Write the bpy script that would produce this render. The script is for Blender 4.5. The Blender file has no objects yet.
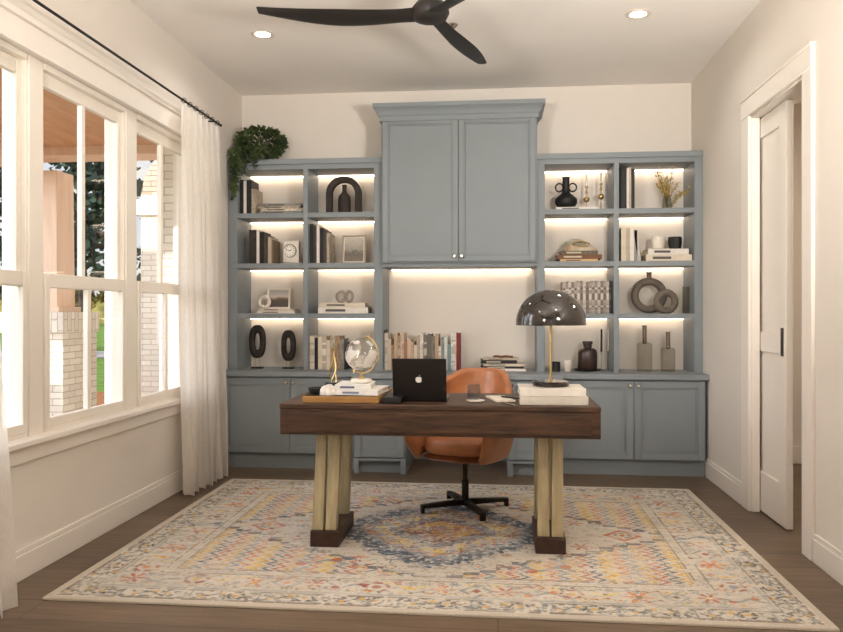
import bpy, bmesh, math, random
import numpy as np
from mathutils import Vector, Matrix
R = math.radians
PI = math.pi
SC = bpy.context.scene
COL = SC.collection

# ------------------------------------------------------------------ camera
FPX, VX, VY, H = 760.0, 498.0, 312.0, 1.22
TH = math.atan(76.5 / FPX); CT, ST = math.cos(TH), math.sin(TH)
cd = bpy.data.cameras.new('camera'); cam = bpy.data.objects.new('camera', cd); COL.objects.link(cam)
cam.location = (0, 0, H); cam.rotation_euler = (R(90), 0, TH)
cd.sensor_width = 36; cd.lens = FPX * 36 / 843; cd.shift_y = -4 / 843; cd.clip_end = 400
cd.clip_start = 0.05
SC.camera = cam
SC.view_settings.view_transform = 'Standard'; SC.view_settings.look = 'None'
SC.view_settings.gamma = 1; SC.view_settings.use_curve_mapping = False
SC.view_settings.exposure = 0.13
SC.cycles.use_denoising = True
SC.cycles.max_bounces = 8; SC.cycles.diffuse_bounces = 5; SC.cycles.transparent_max_bounces = 16
SC.cycles.sample_clamp_indirect = 6; SC.cycles.caustics_reflective = False; SC.cycles.caustics_refractive = False

# ------------------------------------------------------------------ world
SKY = 0.9
SKY_FILL = 7.5  # strength of the bright lobe added to the sky as room fill
CAN_W = 4.0
LED = 6.5
SUN = 4.6
w = bpy.data.worlds.new('sky'); SC.world = w; w.use_nodes = True
nt = w.node_tree; nt.nodes.clear()
def N(nt, t, **kw):
    n = nt.nodes.new(t)
    for k, v in kw.items():
        if k.startswith('i_'):
            key = k[2:]
            n.inputs[int(key) if key.isdigit() else key.replace('_', ' ')].default_value = v
        else: setattr(n, k, v)
    return n
def ramp(nt, stops, fac=None, interp='LINEAR'):
    r = nt.nodes.new('ShaderNodeValToRGB'); e = r.color_ramp.elements; r.color_ramp.interpolation = interp
    e[0].position = stops[0][0]; e[0].color = (*stops[0][1], 1)
    e[1].position = stops[-1][0]; e[1].color = (*stops[-1][1], 1)
    for p, c in stops[1:-1]:
        x = e.new(p); x.color = (*c, 1)
    if fac is not None: nt.links.new(fac, r.inputs[0])
    return r
tc = N(nt, 'ShaderNodeTexCoord'); sx = N(nt, 'ShaderNodeSeparateXYZ'); nt.links.new(tc.outputs['Generated'], sx.inputs[0])
grad = ramp(nt, [(0, (.30, .30, .27)), (.49, (.5, .52, .5)), (.51, (.93, .92, .88)), (.60, (.62, .72, .90)), (1, (.26, .42, .74))])
mp0 = N(nt, 'ShaderNodeMapRange', i_1=-1.0, i_2=1.0); nt.links.new(sx.outputs[2], mp0.inputs[0]); nt.links.new(mp0.outputs[0], grad.inputs[0])
mp1 = N(nt, 'ShaderNodeMapping'); mp1.inputs['Scale'].default_value = (3, 3, 9); nt.links.new(tc.outputs['Generated'], mp1.inputs[0])
nz = N(nt, 'ShaderNodeTexNoise', i_Scale=1.6, i_Detail=6.0, i_Roughness=.55); nt.links.new(mp1.outputs[0], nz.inputs[0])
cr = ramp(nt, [(.42, (0, 0, 0)), (.62, (1, 1, 1))], nz.outputs[0])
mx = N(nt, 'ShaderNodeMixRGB'); mx.inputs[2].default_value = (1.0, .97, .93, 1)
nt.links.new(cr.outputs[0], mx.inputs[0]); nt.links.new(grad.outputs[0], mx.inputs[1])
# bright lobe added to the sky to light the room through the left windows
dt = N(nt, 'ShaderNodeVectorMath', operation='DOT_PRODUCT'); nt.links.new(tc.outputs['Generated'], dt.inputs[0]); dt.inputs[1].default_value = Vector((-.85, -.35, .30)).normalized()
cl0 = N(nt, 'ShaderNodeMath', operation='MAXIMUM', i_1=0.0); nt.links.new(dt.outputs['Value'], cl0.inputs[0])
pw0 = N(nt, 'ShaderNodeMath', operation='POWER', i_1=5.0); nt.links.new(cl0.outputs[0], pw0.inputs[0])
st0 = N(nt, 'ShaderNodeMath', operation='MULTIPLY_ADD', i_1=SKY_FILL, i_2=SKY); nt.links.new(pw0.outputs[0], st0.inputs[0])
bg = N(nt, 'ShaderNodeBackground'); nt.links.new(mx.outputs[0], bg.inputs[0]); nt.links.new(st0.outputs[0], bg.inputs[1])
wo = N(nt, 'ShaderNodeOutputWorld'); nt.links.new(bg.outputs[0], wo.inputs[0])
sl = bpy.data.lights.new('sun', 'SUN'); sl.energy = SUN; sl.angle = R(1.5); sl.color = (1, .98, .95)
so = bpy.data.objects.new('sun', sl); COL.objects.link(so)
so.rotation_euler = Vector((.045, .82, -.57)).to_track_quat('-Z', 'Y').to_euler()

# ------------------------------------------------------------------ helpers
def lin(c):
    return tuple((x / 255 / 12.92 if x / 255 <= .04045 else ((x / 255 + .055) / 1.055) ** 2.4) for x in c)
def at(px, py, Y):
    """pixel of the photograph + depth plane Y -> world point"""
    k = (px - VX) * CT / FPX
    X = k * Y * CT / (1 + k * ST); d = Y * CT - X * ST
    return Vector((X, Y, H + (VY - py) * d / FPX))
def ax(px, Y): return at(px, 0, Y).x
class MB:
    def __init__(s): s.v = []; s.f = []; s.m = []; s.T = Matrix.Identity(4)
    def add(s, vs, fs, m=0):
        b = len(s.v); s.v += [tuple(s.T @ Vector(p)) for p in vs]
        s.f += [tuple(b + i for i in f) for f in fs]; s.m += [m] * len(fs); return s
    def box(s, x0, x1, y0, y1, z0, z1, m=0):
        return s.add([(x0, y0, z0), (x1, y0, z0), (x1, y1, z0), (x0, y1, z0), (x0, y0, z1), (x1, y0, z1), (x1, y1, z1), (x0, y1, z1)],
                     [(3, 2, 1, 0), (4, 5, 6, 7), (0, 1, 5, 4), (1, 2, 6, 5), (2, 3, 7, 6), (3, 0, 4, 7)], m)
    def hexa(s, b, t, m=0):
        return s.add(list(b) + list(t), [(3, 2, 1, 0), (4, 5, 6, 7), (0, 1, 5, 4), (1, 2, 6, 5), (2, 3, 7, 6), (3, 0, 4, 7)], m)
    def lathe(s, prof, n=24, c=(0, 0, 0), m=0, cap=True):
        vs = []; fs = []
        for r, z in prof:
            for i in range(n):
                a = 2 * PI * i / n; vs.append((c[0] + r * math.cos(a), c[1] + r * math.sin(a), c[2] + z))
        for j in range(len(prof) - 1):
            for i in range(n):
                k = (i + 1) % n; fs.append((j * n + i, j * n + k, (j + 1) * n + k, (j + 1) * n + i))
        if cap:
            if prof[0][0] > 1e-5: fs.append(tuple(reversed(range(n))))
            if prof[-1][0] > 1e-5: fs.append(tuple(range((len(prof) - 1) * n, len(prof) * n)))
        return s.add(vs, fs, m)
    def tube(s, pts, r, n=8, closed=False, m=0, flat=1.0):
        pts = [Vector(p) for p in pts]; L = len(pts)
        rs = r if isinstance(r, (list, tuple)) else [r] * L
        vs = []; fs = []; up = None
        for i, p in enumerate(pts):
            a = pts[(i - 1) % L] if (closed or i > 0) else p; b = pts[(i + 1) % L] if (closed or i < L - 1) else p
            t = (b - a).normalized()
            if up is None: up = Vector((0, 0, 1)) if abs(t.z) < .9 else Vector((0, 1, 0))
            u = (up - t * up.dot(t)).normalized(); v = t.cross(u); up = u
            for k in range(n):
                an = 2 * PI * k / n; vs.append(p + u * math.cos(an) * rs[i] + v * math.sin(an) * rs[i] * flat)
        for i in range(L if closed else L - 1):
            j = (i + 1) % L
            for k in range(n):
                q = (k + 1) % n; fs.append((i * n + k, i * n + q, j * n + q, j * n + k))
        if not closed: fs.append(tuple(reversed(range(n)))); fs.append(tuple(range((L - 1) * n, L * n)))
        return s.add(vs, fs, m)
    def prism(s, poly, y0, y1, m=0):
        """polygon in x,z extruded along y"""
        n = len(poly); vs = [(x, y0, z) for x, z in poly] + [(x, y1, z) for x, z in poly]
        fs = [tuple(range(n)), tuple(reversed(range(n, 2 * n)))] + [(i, (i + 1) % n, n + (i + 1) % n, n + i) for i in range(n)]
        return s.add(vs, fs, m)
    def ball(s, c, r, n=20, m=0, sz=1.0):
        pr = [(max(r * math.sin(PI * i / (n // 2)), 1e-6), -r * sz * math.cos(PI * i / (n // 2))) for i in range(n // 2 + 1)]
        return s.lathe(pr, n, c, m, cap=False)
    def build(s, name, mats, parent=None, loc=(0, 0, 0), rz=0, bevel=0, smooth=False, seg=2, angle=35, sub=0, solid=0, weld=False):
        me = bpy.data.meshes.new(name); me.from_pydata(s.v, [], s.f)
        if not isinstance(mats, (list, tuple)): mats = [mats]
        for m in mats: me.materials.append(m)
        if len(mats) > 1: me.polygons.foreach_set('material_index', s.m)
        bm = bmesh.new(); bm.from_mesh(me)
        if weld: bmesh.ops.remove_doubles(bm, verts=bm.verts, dist=1e-4)
        bmesh.ops.recalc_face_normals(bm, faces=bm.faces); bm.to_mesh(me); bm.free()
        if smooth or bevel:
            me.shade_smooth(); me.set_sharp_from_angle(angle=R(angle))
        o = bpy.data.objects.new(name, me); COL.objects.link(o); o.location = loc; o.rotation_euler = (0, 0, rz)
        if parent: o.parent = parent
        if solid:
            md = o.modifiers.new('s', 'SOLIDIFY'); md.thickness = solid; md.offset = 0
        if sub:
            md = o.modifiers.new('u', 'SUBSURF'); md.levels = sub; md.render_levels = sub
        if bevel:
            md = o.modifiers.new('b', 'BEVEL'); md.width = bevel; md.segments = seg; md.limit_method = 'ANGLE'; md.angle_limit = R(40)
        return o
def B(*a, **k): return MB().box(*a, **k)
def tag(o, label, cat, group=None, kind=None):
    o['label'] = label; o['category'] = cat
    if group: o['group'] = group
    if kind: o['kind'] = kind
    return o
def thing(name, label, cat, loc=(0, 0, 0), rz=0, group=None):
    o = bpy.data.objects.new(name, None); COL.objects.link(o); o.location = loc; o.rotation_euler = (0, 0, rz)
    o.empty_display_size = .1
    return tag(o, label, cat, group)
def struct(o, label=None):
    o['kind'] = 'structure'
    if label: o['label'] = label
    return o
def dup(o, loc=None, rz=None, label=None, parent=None):
    c = o.copy(); COL.objects.link(c)
    if parent is not None: c.parent = parent; c.matrix_parent_inverse = o.matrix_parent_inverse
    if loc is not None: c.location = loc
    if rz is not None: c.rotation_euler[2] = rz
    if label: c['label'] = label
    for ch in list(o.children): dup(ch, parent=c)
    return c

# ------------------------------------------------------------------ materials
MATS = {}
def mat(name, col, rough=.5, metal=0, var=0, vscale=8, bump=0, bscale=60, spec=.5, coat=0, stretch=(1, 1, 1), emit=None, estr=0, trans=0, alpha=1, col2=None, detail=4, sheen=0, ior=1.45, obj=True):
    if name in MATS: return MATS[name]
    m = bpy.data.materials.new(name); m.use_nodes = True; nt = m.node_tree; p = nt.nodes['Principled BSDF']
    c = lin(col); p.inputs['Base Color'].default_value = (*c, 1); p.inputs['Roughness'].default_value = rough
    p.inputs['Metallic'].default_value = metal; p.inputs['Specular IOR Level'].default_value = spec
    p.inputs['Coat Weight'].default_value = coat; p.inputs['Transmission Weight'].default_value = trans
    p.inputs['Alpha'].default_value = alpha; p.inputs['Sheen Weight'].default_value = sheen; p.inputs['IOR'].default_value = ior
    if emit: p.inputs['Emission Color'].default_value = (*lin(emit), 1); p.inputs['Emission Strength'].default_value = estr
    t = N(nt, 'ShaderNodeTexCoord'); mp = N(nt, 'ShaderNodeMapping'); mp.inputs['Scale'].default_value = stretch
    nt.links.new(t.outputs['Object'], mp.inputs[0])
    if var or col2:
        n = N(nt, 'ShaderNodeTexNoise', i_Scale=float(vscale), i_Detail=float(detail), i_Roughness=.6); nt.links.new(mp.outputs[0], n.inputs[0])
        c2 = lin(col2) if col2 else tuple(x * (1 - var) for x in c)
        r = ramp(nt, [(.36, c2), (.64, c)], n.outputs[0]); nt.links.new(r.outputs[0], p.inputs['Base Color'])
    if bump:
        n = N(nt, 'ShaderNodeTexNoise', i_Scale=float(bscale), i_Detail=3.0); nt.links.new(mp.outputs[0], n.inputs[0])
        b = N(nt, 'ShaderNodeBump', i_Strength=bump, i_Distance=.01); nt.links.new(n.outputs[0], b.inputs['Height']); nt.links.new(b.outputs[0], p.inputs['Normal'])
    MATS[name] = m; return m
WALL = mat('wall_paint', (225, 217, 207), .9, var=.03, vscale=2, bump=.04, bscale=220, spec=.15)
CEIL = mat('ceiling_paint', (240, 234, 227), .95, var=.03, vscale=2, bump=.04, bscale=220, spec=.1)
TRIM = mat('trim_paint', (234, 226, 216), .55, var=.02, vscale=3, spec=.3)
CAB = mat('blue_grey_paint', (130, 136, 139), .5, var=.04, vscale=3, bump=.03, bscale=300, spec=.35)
WINW = mat('window_paint', (238, 230, 218), .45, var=.02, vscale=4, spec=.3)
BRASS = mat('brass', (206, 178, 126), .28, 1, var=.08, vscale=30)
BRONZE = mat('dark_bronze', (60, 52, 44), .35, .9, var=.2, vscale=30)
BLACK = mat('black_matt', (26, 24, 23), .55, var=.2, vscale=20, bump=.05)
NICKEL = mat('nickel', (205, 198, 186), .25, 1, var=.05)
CERW = mat('white_ceramic', (226, 216, 202), .5, var=.05, vscale=12)
PAPER = mat('paper_pages', (226, 214, 196), .85, var=.16, vscale=90, stretch=(.2, .2, 6))
LEDM = mat('led_strip', (255, 240, 220), .5, emit=(255, 232, 206), estr=LED)

def wood(name, c1, c2, axis=0, rough=.45, scale=5, spec=.4):
    st = [9, 9, 9]; st[axis] = .9
    m = bpy.data.materials.new(name); m.use_nodes = True; nt = m.node_tree; p = nt.nodes['Principled BSDF']
    t = N(nt, 'ShaderNodeTexCoord'); mp = N(nt, 'ShaderNodeMapping'); mp.inputs['Scale'].default_value = st
    nt.links.new(t.outputs['Object'], mp.inputs[0])
    n = N(nt, 'ShaderNodeTexNoise', i_Scale=float(scale), i_Detail=8.0, i_Roughness=.62, i_Distortion=.6); nt.links.new(mp.outputs[0], n.inputs[0])
    r = ramp(nt, [(.3, lin(c2)), (.5, tuple((a + b) / 2 for a, b in zip(lin(c1), lin(c2)))), (.68, lin(c1))], n.outputs[0])
    nt.links.new(r.outputs[0], p.inputs['Base Color'])
    b = N(nt, 'ShaderNodeBump', i_Strength=.12, i_Distance=.005); nt.links.new(n.outputs[0], b.inputs['Height']); nt.links.new(b.outputs[0], p.inputs['Normal'])
    p.inputs['Roughness'].default_value = rough; p.inputs['Specular IOR Level'].default_value = spec
    MATS[name] = m; return m
WALNUT = wood('walnut', (86, 60, 43), (38, 26, 19), 0, .48, spec=.3)
WALNUTD = wood('walnut_foot', (70, 46, 34), (42, 27, 20), 1, .45)
PALE = wood('pale_gold_wood', (180, 166, 132), (150, 136, 102), 2, .42, 4)
TRAYW = wood('tray_wood', (168, 124, 66), (136, 96, 48), 0, .5)
PORCHW = wood('porch_ceiling_wood', (214, 168, 130), (190, 144, 108), 1, .7, 2)
COLW = wood('porch_column_wood', (236, 208, 184), (222, 192, 168), 2, .7, 2)

def floor_mat():
    m = bpy.data.materials.new('dark_oak_floor'); m.use_nodes = True; nt = m.node_tree; p = nt.nodes['Principled BSDF']; L = nt.links.new
    t = N(nt, 'ShaderNodeTexCoord'); mp = N(nt, 'ShaderNodeMapping')
    L(t.outputs['Object'], mp.inputs[0])
    br = N(nt, 'ShaderNodeTexBrick', offset=.37, i_Scale=1.0, i_Mortar_Size=.0016, i_Brick_Width=1.9, i_Row_Height=.19, i_Bias=.0)
    br.inputs['Color1'].default_value = (*lin((112, 94, 76)), 1); br.inputs['Color2'].default_value = (*lin((94, 77, 61)), 1); br.inputs['Mortar'].default_value = (*lin((40, 32, 26)), 1)
    L(mp.outputs[0], br.inputs[0])
    m2 = N(nt, 'ShaderNodeMapping'); m2.inputs['Scale'].default_value = (1.2, 14, 1); L(t.outputs['Object'], m2.inputs[0])
    n = N(nt, 'ShaderNodeTexNoise', i_Scale=2.5, i_Detail=8.0, i_Roughness=.65); L(m2.outputs[0], n.inputs[0])
    r = ramp(nt, [(.3, (.62, .60, .58)), (.7, (1.2, 1.2, 1.2))], n.outputs[0])
    mx = N(nt, 'ShaderNodeMixRGB', blend_type='MULTIPLY', i_Fac=1.0); L(br.outputs[0], mx.inputs[1]); L(r.outputs[0], mx.inputs[2]); L(mx.outputs[0], p.inputs['Base Color'])
    p.inputs['Roughness'].default_value = .42; p.inputs['Specular IOR Level'].default_value = .35
    b = N(nt, 'ShaderNodeBump', i_Strength=.1, i_Distance=.004); L(n.outputs[0], b.inputs['Height']); L(b.outputs[0], p.inputs['Normal'])
    return m
def fres(nt, ior):
    g = N(nt, 'ShaderNodeNewGeometry'); r = N(nt, 'ShaderNodeMapRange', i_3=ior, i_4=1 / ior); nt.links.new(g.outputs['Backfacing'], r.inputs[0])
    f = N(nt, 'ShaderNodeFresnel'); nt.links.new(r.outputs[0], f.inputs[0]); return f
def pane_mat(name, tint=(1, 1, 1), refl=1.0):
    m = bpy.data.materials.new(name); m.use_nodes = True; nt = m.node_tree; nt.nodes.clear(); L = nt.links.new
    tr = N(nt, 'ShaderNodeBsdfTransparent'); tr.inputs[0].default_value = (*tint, 1)
    gl = N(nt, 'ShaderNodeBsdfGlossy', i_Roughness=.02); fr = fres(nt, 1.12 + .1 * refl)
    mx = N(nt, 'ShaderNodeMixShader'); L(fr.outputs[0], mx.inputs[0]); L(tr.outputs[0], mx.inputs[1]); L(gl.outputs[0], mx.inputs[2])
    o = N(nt, 'ShaderNodeOutputMaterial'); L(mx.outputs[0], o.inputs[0]); MATS[name] = m; return m
PANE = pane_mat('window_glass'); GLASS = pane_mat('clear_glass', (.88, .87, .84), 2); GREYG = pane_mat('smoked_glass', (.80, .78, .74), 3)
def curtain_mat():
    m = bpy.data.materials.new('sheer_linen'); m.use_nodes = True; nt = m.node_tree; nt.nodes.clear(); L = nt.links.new
    t = N(nt, 'ShaderNodeTexCoord'); mp = N(nt, 'ShaderNodeMapping'); mp.inputs['Scale'].default_value = (300, 300, 40); L(t.outputs['Object'], mp.inputs[0])
    n = N(nt, 'ShaderNodeTexNoise', i_Scale=1.0, i_Detail=2.0); L(mp.outputs[0], n.inputs[0])
    r = ramp(nt, [(.3, lin((238, 232, 224))), (.7, lin((250, 246, 240)))], n.outputs[0])
    d = N(nt, 'ShaderNodeBsdfDiffuse'); tl = N(nt, 'ShaderNodeBsdfTranslucent'); L(r.outputs[0], d.inputs[0]); L(r.outputs[0], tl.inputs[0])
    tp = N(nt, 'ShaderNodeBsdfTransparent')
    a = N(nt, 'ShaderNodeMixShader', i_Fac=.5); L(d.outputs[0], a.inputs[1]); L(tl.outputs[0], a.inputs[2])
    b = N(nt, 'ShaderNodeMixShader', i_Fac=.2); L(a.outputs[0], b.inputs[1]); L(tp.outputs[0], b.inputs[2])
    o = N(nt, 'ShaderNodeOutputMaterial'); L(b.outputs[0], o.inputs[0]); return m
CURT = curtain_mat()
def brick_mat(name, c1, c2, mortar, axis):
    m = bpy.data.materials.new(name); m.use_nodes = True; nt = m.node_tree; p = nt.nodes['Principled BSDF']; L = nt.links.new
    t = N(nt, 'ShaderNodeTexCoord'); s = N(nt, 'ShaderNodeSeparateXYZ'); cmb = N(nt, 'ShaderNodeCombineXYZ'); L(t.outputs['Object'], s.inputs[0])
    ad = N(nt, 'ShaderNodeMath', operation='ADD'); L(s.outputs[0], ad.inputs[0]); L(s.outputs[1], ad.inputs[1]); L(ad.outputs[0], cmb.inputs[0]); L(s.outputs[2], cmb.inputs[1])
    if axis == 'soldier':
        L(ad.outputs[0], cmb.inputs[1]); L(s.outputs[2], cmb.inputs[0])
    br = N(nt, 'ShaderNodeTexBrick', i_Scale=1.0, i_Mortar_Size=.004, i_Brick_Width=.2, i_Row_Height=.06, i_Mortar_Smooth=.4)
    br.inputs['Color1'].default_value = (*lin(c1), 1); br.inputs['Color2'].default_value = (*lin(c2), 1); br.inputs['Mortar'].default_value = (*lin(mortar), 1)
    L(cmb.outputs[0], br.inputs[0]); L(br.outputs[0], p.inputs['Base Color']); p.inputs['Roughness'].default_value = .9
    n = N(nt, 'ShaderNodeTexNoise', i_Scale=30.0, i_Detail=4.0); L(t.outputs['Object'], n.inputs[0])
    mth = N(nt, 'ShaderNodeMath', operation='MULTIPLY_ADD', i_1=-1.0); L(br.outputs['Fac'], mth.inputs[0]); L(n.outputs[0], mth.inputs[2])
    b = N(nt, 'ShaderNodeBump', i_Strength=.5, i_Distance=.02); L(mth.outputs[0], b.inputs['Height']); L(b.outputs[0], p.inputs['Normal'])
    MATS[name] = m; return m
BRICK = brick_mat('white_brick', (232, 224, 208), (214, 204, 188), (168, 158, 142), 'x')
BRICKS = brick_mat('white_brick_cap', (236, 228, 214), (220, 210, 196), (168, 158, 142), 'soldier')

# ------------------------------------------------------------------ room shell
XL, XR, YB, YF, ZC = -2.17, 1.544, 6.29, -1.3, 3.06
struct(B(XL - .16, XR + .14, YF, YB + .14, -.1, 0).build('floor', floor_mat()))
struct(B(XL - .16, XR + .14, YF - .1, YB + .14, ZC, ZC + .12).build('ceiling', CEIL))
struct(B(XL - .16, XR + .14, YB, YB + .14, 0, ZC).build('wall_back', WALL))
FW0, FW1, FWZ = -.15, 1.25, 2.5     # unseen glazed doors added behind the camera to let daylight in
m = MB(); m.box(XL - .16, FW0, YF - .12, YF, 0, ZC); m.box(FW1, XR + .14, YF - .12, YF, 0, ZC); m.box(FW0, FW1, YF - .12, YF, FWZ, ZC)
struct(m.build('wall_front', WALL))
W0, W1, WZ0, WZ1 = 2.50, 5.27, .63, 2.43
m = MB(); m.box(XL - .16, XL, YF, W0, 0, ZC); m.box(XL - .16, XL, W1, YB, 0, ZC); m.box(XL - .16, XL, W0, W1, 0, WZ0); m.box(XL - .16, XL, W0, W1, WZ1, ZC)
struct(m.build('wall_left', WALL))
D0, D1, DZ = 4.01, 4.83, 2.42
m = MB(); m.box(XR, XR + .045, YF, D0, 0, ZC); m.box(XR, XR + .045, D1, YB, 0, ZC); m.box(XR, XR + .045, D0, D1, DZ, ZC)
m.box(XR + .095, XR + .14, YF, D0, 0, ZC); m.box(XR + .095, XR + .14, D1, YB, 0, ZC); m.box(XR + .095, XR + .14, D0, D1, DZ, ZC)
m.box(XR + .045, XR + .095, YF, D0, 0, ZC); m.box(XR + .045, XR + .095, D1 + .55, YB, 0, ZC); m.box(XR + .045, XR + .095, D0, D1 + .55, DZ, ZC)
struct(m.build('wall_right', WALL))
# hall beyond the door
HX = XR + .14
struct(B(HX, 3.4, 2.2, 6.4, -.1, 0).build('floor_hall', bpy.data.materials['dark_oak_floor']))
struct(B(HX, 3.4, 2.2, 6.4, 2.9, 3.0).build('ceiling_hall', CEIL))
struct(B(3.4, 3.5, 2.2, 6.4, -.1, 3.0).build('wall_hall_right', WALL))
struct(B(HX, 3.4, 6.4, 6.5, -.1, 3.0).build('wall_hall_back', WALL))
struct(B(HX, 3.4, 2.1, 2.2, -.1, 3.0).build('wall_hall_front', WALL))
struct(B(HX, 3.4, 6.382, 6.4, 0, .14).build('baseboard_hall', TRIM, bevel=.004))

fd = thing('door_2', None, None, (0, YF - .06, 0)); del fd['label']; del fd['category']; fd['kind'] = 'structure'; fd['label'] = 'unseen glazed doors added behind the camera to let daylight in'
for i in range(4):
    a_ = FW0 + (FW1 - FW0) * i / 4; b_ = FW0 + (FW1 - FW0) * (i + 1) / 4
    m = MB(); m.box(a_, a_ + .05, -.02, .02, 0, FWZ); m.box(b_ - .05, b_, -.02, .02, 0, FWZ); m.box(a_ + .05, b_ - .05, -.02, .02, 0, .12); m.box(a_ + .05, b_ - .05, -.02, .02, FWZ - .06, FWZ)
    dp = m.build('door_leaf', TRIM, fd, bevel=.003)
    MB().add([(a_ + .05, 0, .12), (b_ - .05, 0, .12), (b_ - .05, 0, FWZ - .06), (a_ + .05, 0, FWZ - .06)], [(0, 1, 2, 3)]).build('pane', PANE, dp)
def baseboard(name, segs):
    m = MB()
    for x0, x1, y0, y1, dx, dy in segs:
        m.box(x0, x1, y0, y1, 0, .115)
        m.box(x0 - min(dx, 0) * .3, x1 - max(dx, 0) * .3, y0 - min(dy, 0) * .3, y1 - max(dy, 0) * .3, .115, .14)
    return struct(m.build(name, TRIM, bevel=.003))
baseboard('baseboard_left', [(XL, XL + .018, YF, 5.77, .018, 0)])
baseboard('baseboard_right', [(XR - .018, XR, YF, D0 - .13, -.018, 0), (XR - .018, XR, D1 + .16, 5.80, -.018, 0)])
baseboard('baseboard_front', [(XL + .018, FW0, YF, YF + .018, 0, .018)])

# windows: three double-hung units
def window(i, y0, y1):
    X = XL
    w = thing('window_%d' % i, None, None); del w['label']; del w['category']; w['kind'] = 'structure'
    w['label'] = ['', 'double-hung window nearest the camera, cut by the left edge of the photo', 'middle double-hung window looking onto the brick pier', 'double-hung window half behind the sheer curtain'][i]
    w.location = (X - .03, (y0 + y1) / 2, WZ0)
    hw = (y1 - y0) / 2; h = WZ1 - WZ0; zr = 1.34 - WZ0
    fr = MB()
    for a, b in ((-hw, -hw + .015), (hw - .015, hw)): fr.box(-.1, .0, a, b, 0, h)
    fr.box(-.1, .01, -hw + .015, hw - .015, h - .03, h); fr.box(-.1, .01, -hw + .015, hw - .015, 0, .025)
    fr.build('window_frame', WINW, w, bevel=.003)
    def sash(x, z0, z1, bot, top, nm):
        s = MB(); st = .036
        s.box(x - .015, x + .015, -hw + .015, -hw + .015 + st, z0, z1); s.box(x - .015, x + .015, hw - .015 - st, hw - .015, z0, z1)
        s.box(x - .015, x + .015, -hw + .015 + st, hw - .015 - st, z0, z0 + bot); s.box(x - .015, x + .015, -hw + .015 + st, hw - .015 - st, z1 - top, z1)
        so_ = s.build('sash', WINW, w, bevel=.004)
        B(x - .014, x + .014, -.017, .017, z0 + bot, z1 - top).build('muntin', WINW, so_, bevel=.003)
        B(x - .003, x + .003, -hw + .013 + st, hw - .013 - st, z0 + bot - .002, z1 - top + .002).build('pane', PANE, so_)
    sash(-.037, zr, h - .03, .07, .07, 'upper'); sash(-.003, .025, zr + .07, .045, .07, 'lower')
window(1, 2.50, 3.37); window(2, 3.48, 4.31); window(3, 4.44, 5.27)
m = MB()
for y0, y1 in ((3.37, 3.48), (4.31, 4.44)): m.box(XL - .16, XL - .022, y0, y1, WZ0, WZ1)
struct(m.build('trim_1', WINW, bevel=.004), 'pale mullion casings between the three windows')
m = MB(); m.box(XL, XL + .02, W0 - .11, W0, WZ0, WZ1); m.box(XL, XL + .02, W1, W1 + .11, WZ0, WZ1)
m.box(XL, XL + .022, W0 - .11, W1 + .11, WZ1, WZ1 + .12); m.box(XL, XL + .04, W0 - .13, W1 + .13, WZ1 + .12, WZ1 + .15)
m.box(XL, XL + .03, W0 - .11, W1 + .11, WZ1 - .004, WZ1 + .015)
struct(m.build('trim_2', TRIM, bevel=.004), 'window head and side casing on the left wall')
m = MB(); m.box(XL - .16, XL + .055, W0 - .13, W1 + .13, WZ0 - .022, WZ0 + .006); m.box(XL, XL + .02, W0 - .11, W1 + .11, WZ0 - .1, WZ0 - .022)
struct(m.build('trim_3', TRIM, bevel=.005), 'window stool and apron under the three windows')
# door casing and pocket door
m = MB()
m.box(XR - .02, XR, D0 - .12, D0, 0, DZ); m.box(XR - .02, XR, D1, D1 + .14, 0, DZ)
m.box(XR - .022, XR, D0 - .12, D1 + .14, DZ, DZ + .11); m.box(XR - .028, XR, D0 - .127, D1 + .147, DZ + .11, DZ + .122)
m.box(XR - .005, XR + .145, D0, D0 + .014, 0, DZ); m.box(XR - .005, XR + .145, D0 + .014, D1 - .014, DZ - .014, DZ)
m.box(XR - .005, XR + .045, D1 - .014, D1, 0, DZ - .014); m.box(XR + .095, XR + .145, D1 - .014, D1, 0, DZ - .014)
struct(m.build('trim_4', TRIM, bevel=.004), 'door casing and jamb of the pocket door opening')
d = thing('door_1', None, None); del d['label']; del d['category']; d['kind'] = 'structure'; d['label'] = 'cream pocket door half slid into the right wall'
dx0, dx1, dy0, dy1 = XR + .05, XR + .09, 4.41, 5.28
d.location = (dx0, dy0, 0)
def door_leaf():
    m = MB(); W = dy1 - dy0; t = dx1 - dx0; h = DZ - .02; s = .11
    m.box(0, t, 0, s, .01, h); m.box(0, t, W - s, W, .01, h)
    for z0, z1 in ((.01, .25), (.98, 1.10), (h - .12, h)): m.box(0, t, s, W - s, z0, z1)
    m.box(.012, t - .012, s, W - s, .25, .98); m.box(.012, t - .012, s, W - s, 1.10, h - .12)
    return m
dl = door_leaf().build('door_leaf', TRIM, d, bevel=.003)
hd = MB(); hd.box(-.003, .0015, .035, .075, .97, 1.13); hd.box(-.0045, -.002, .045, .065, .99, 1.11)
hd.build('door_handle', BRONZE, d, bevel=.001)

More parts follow.
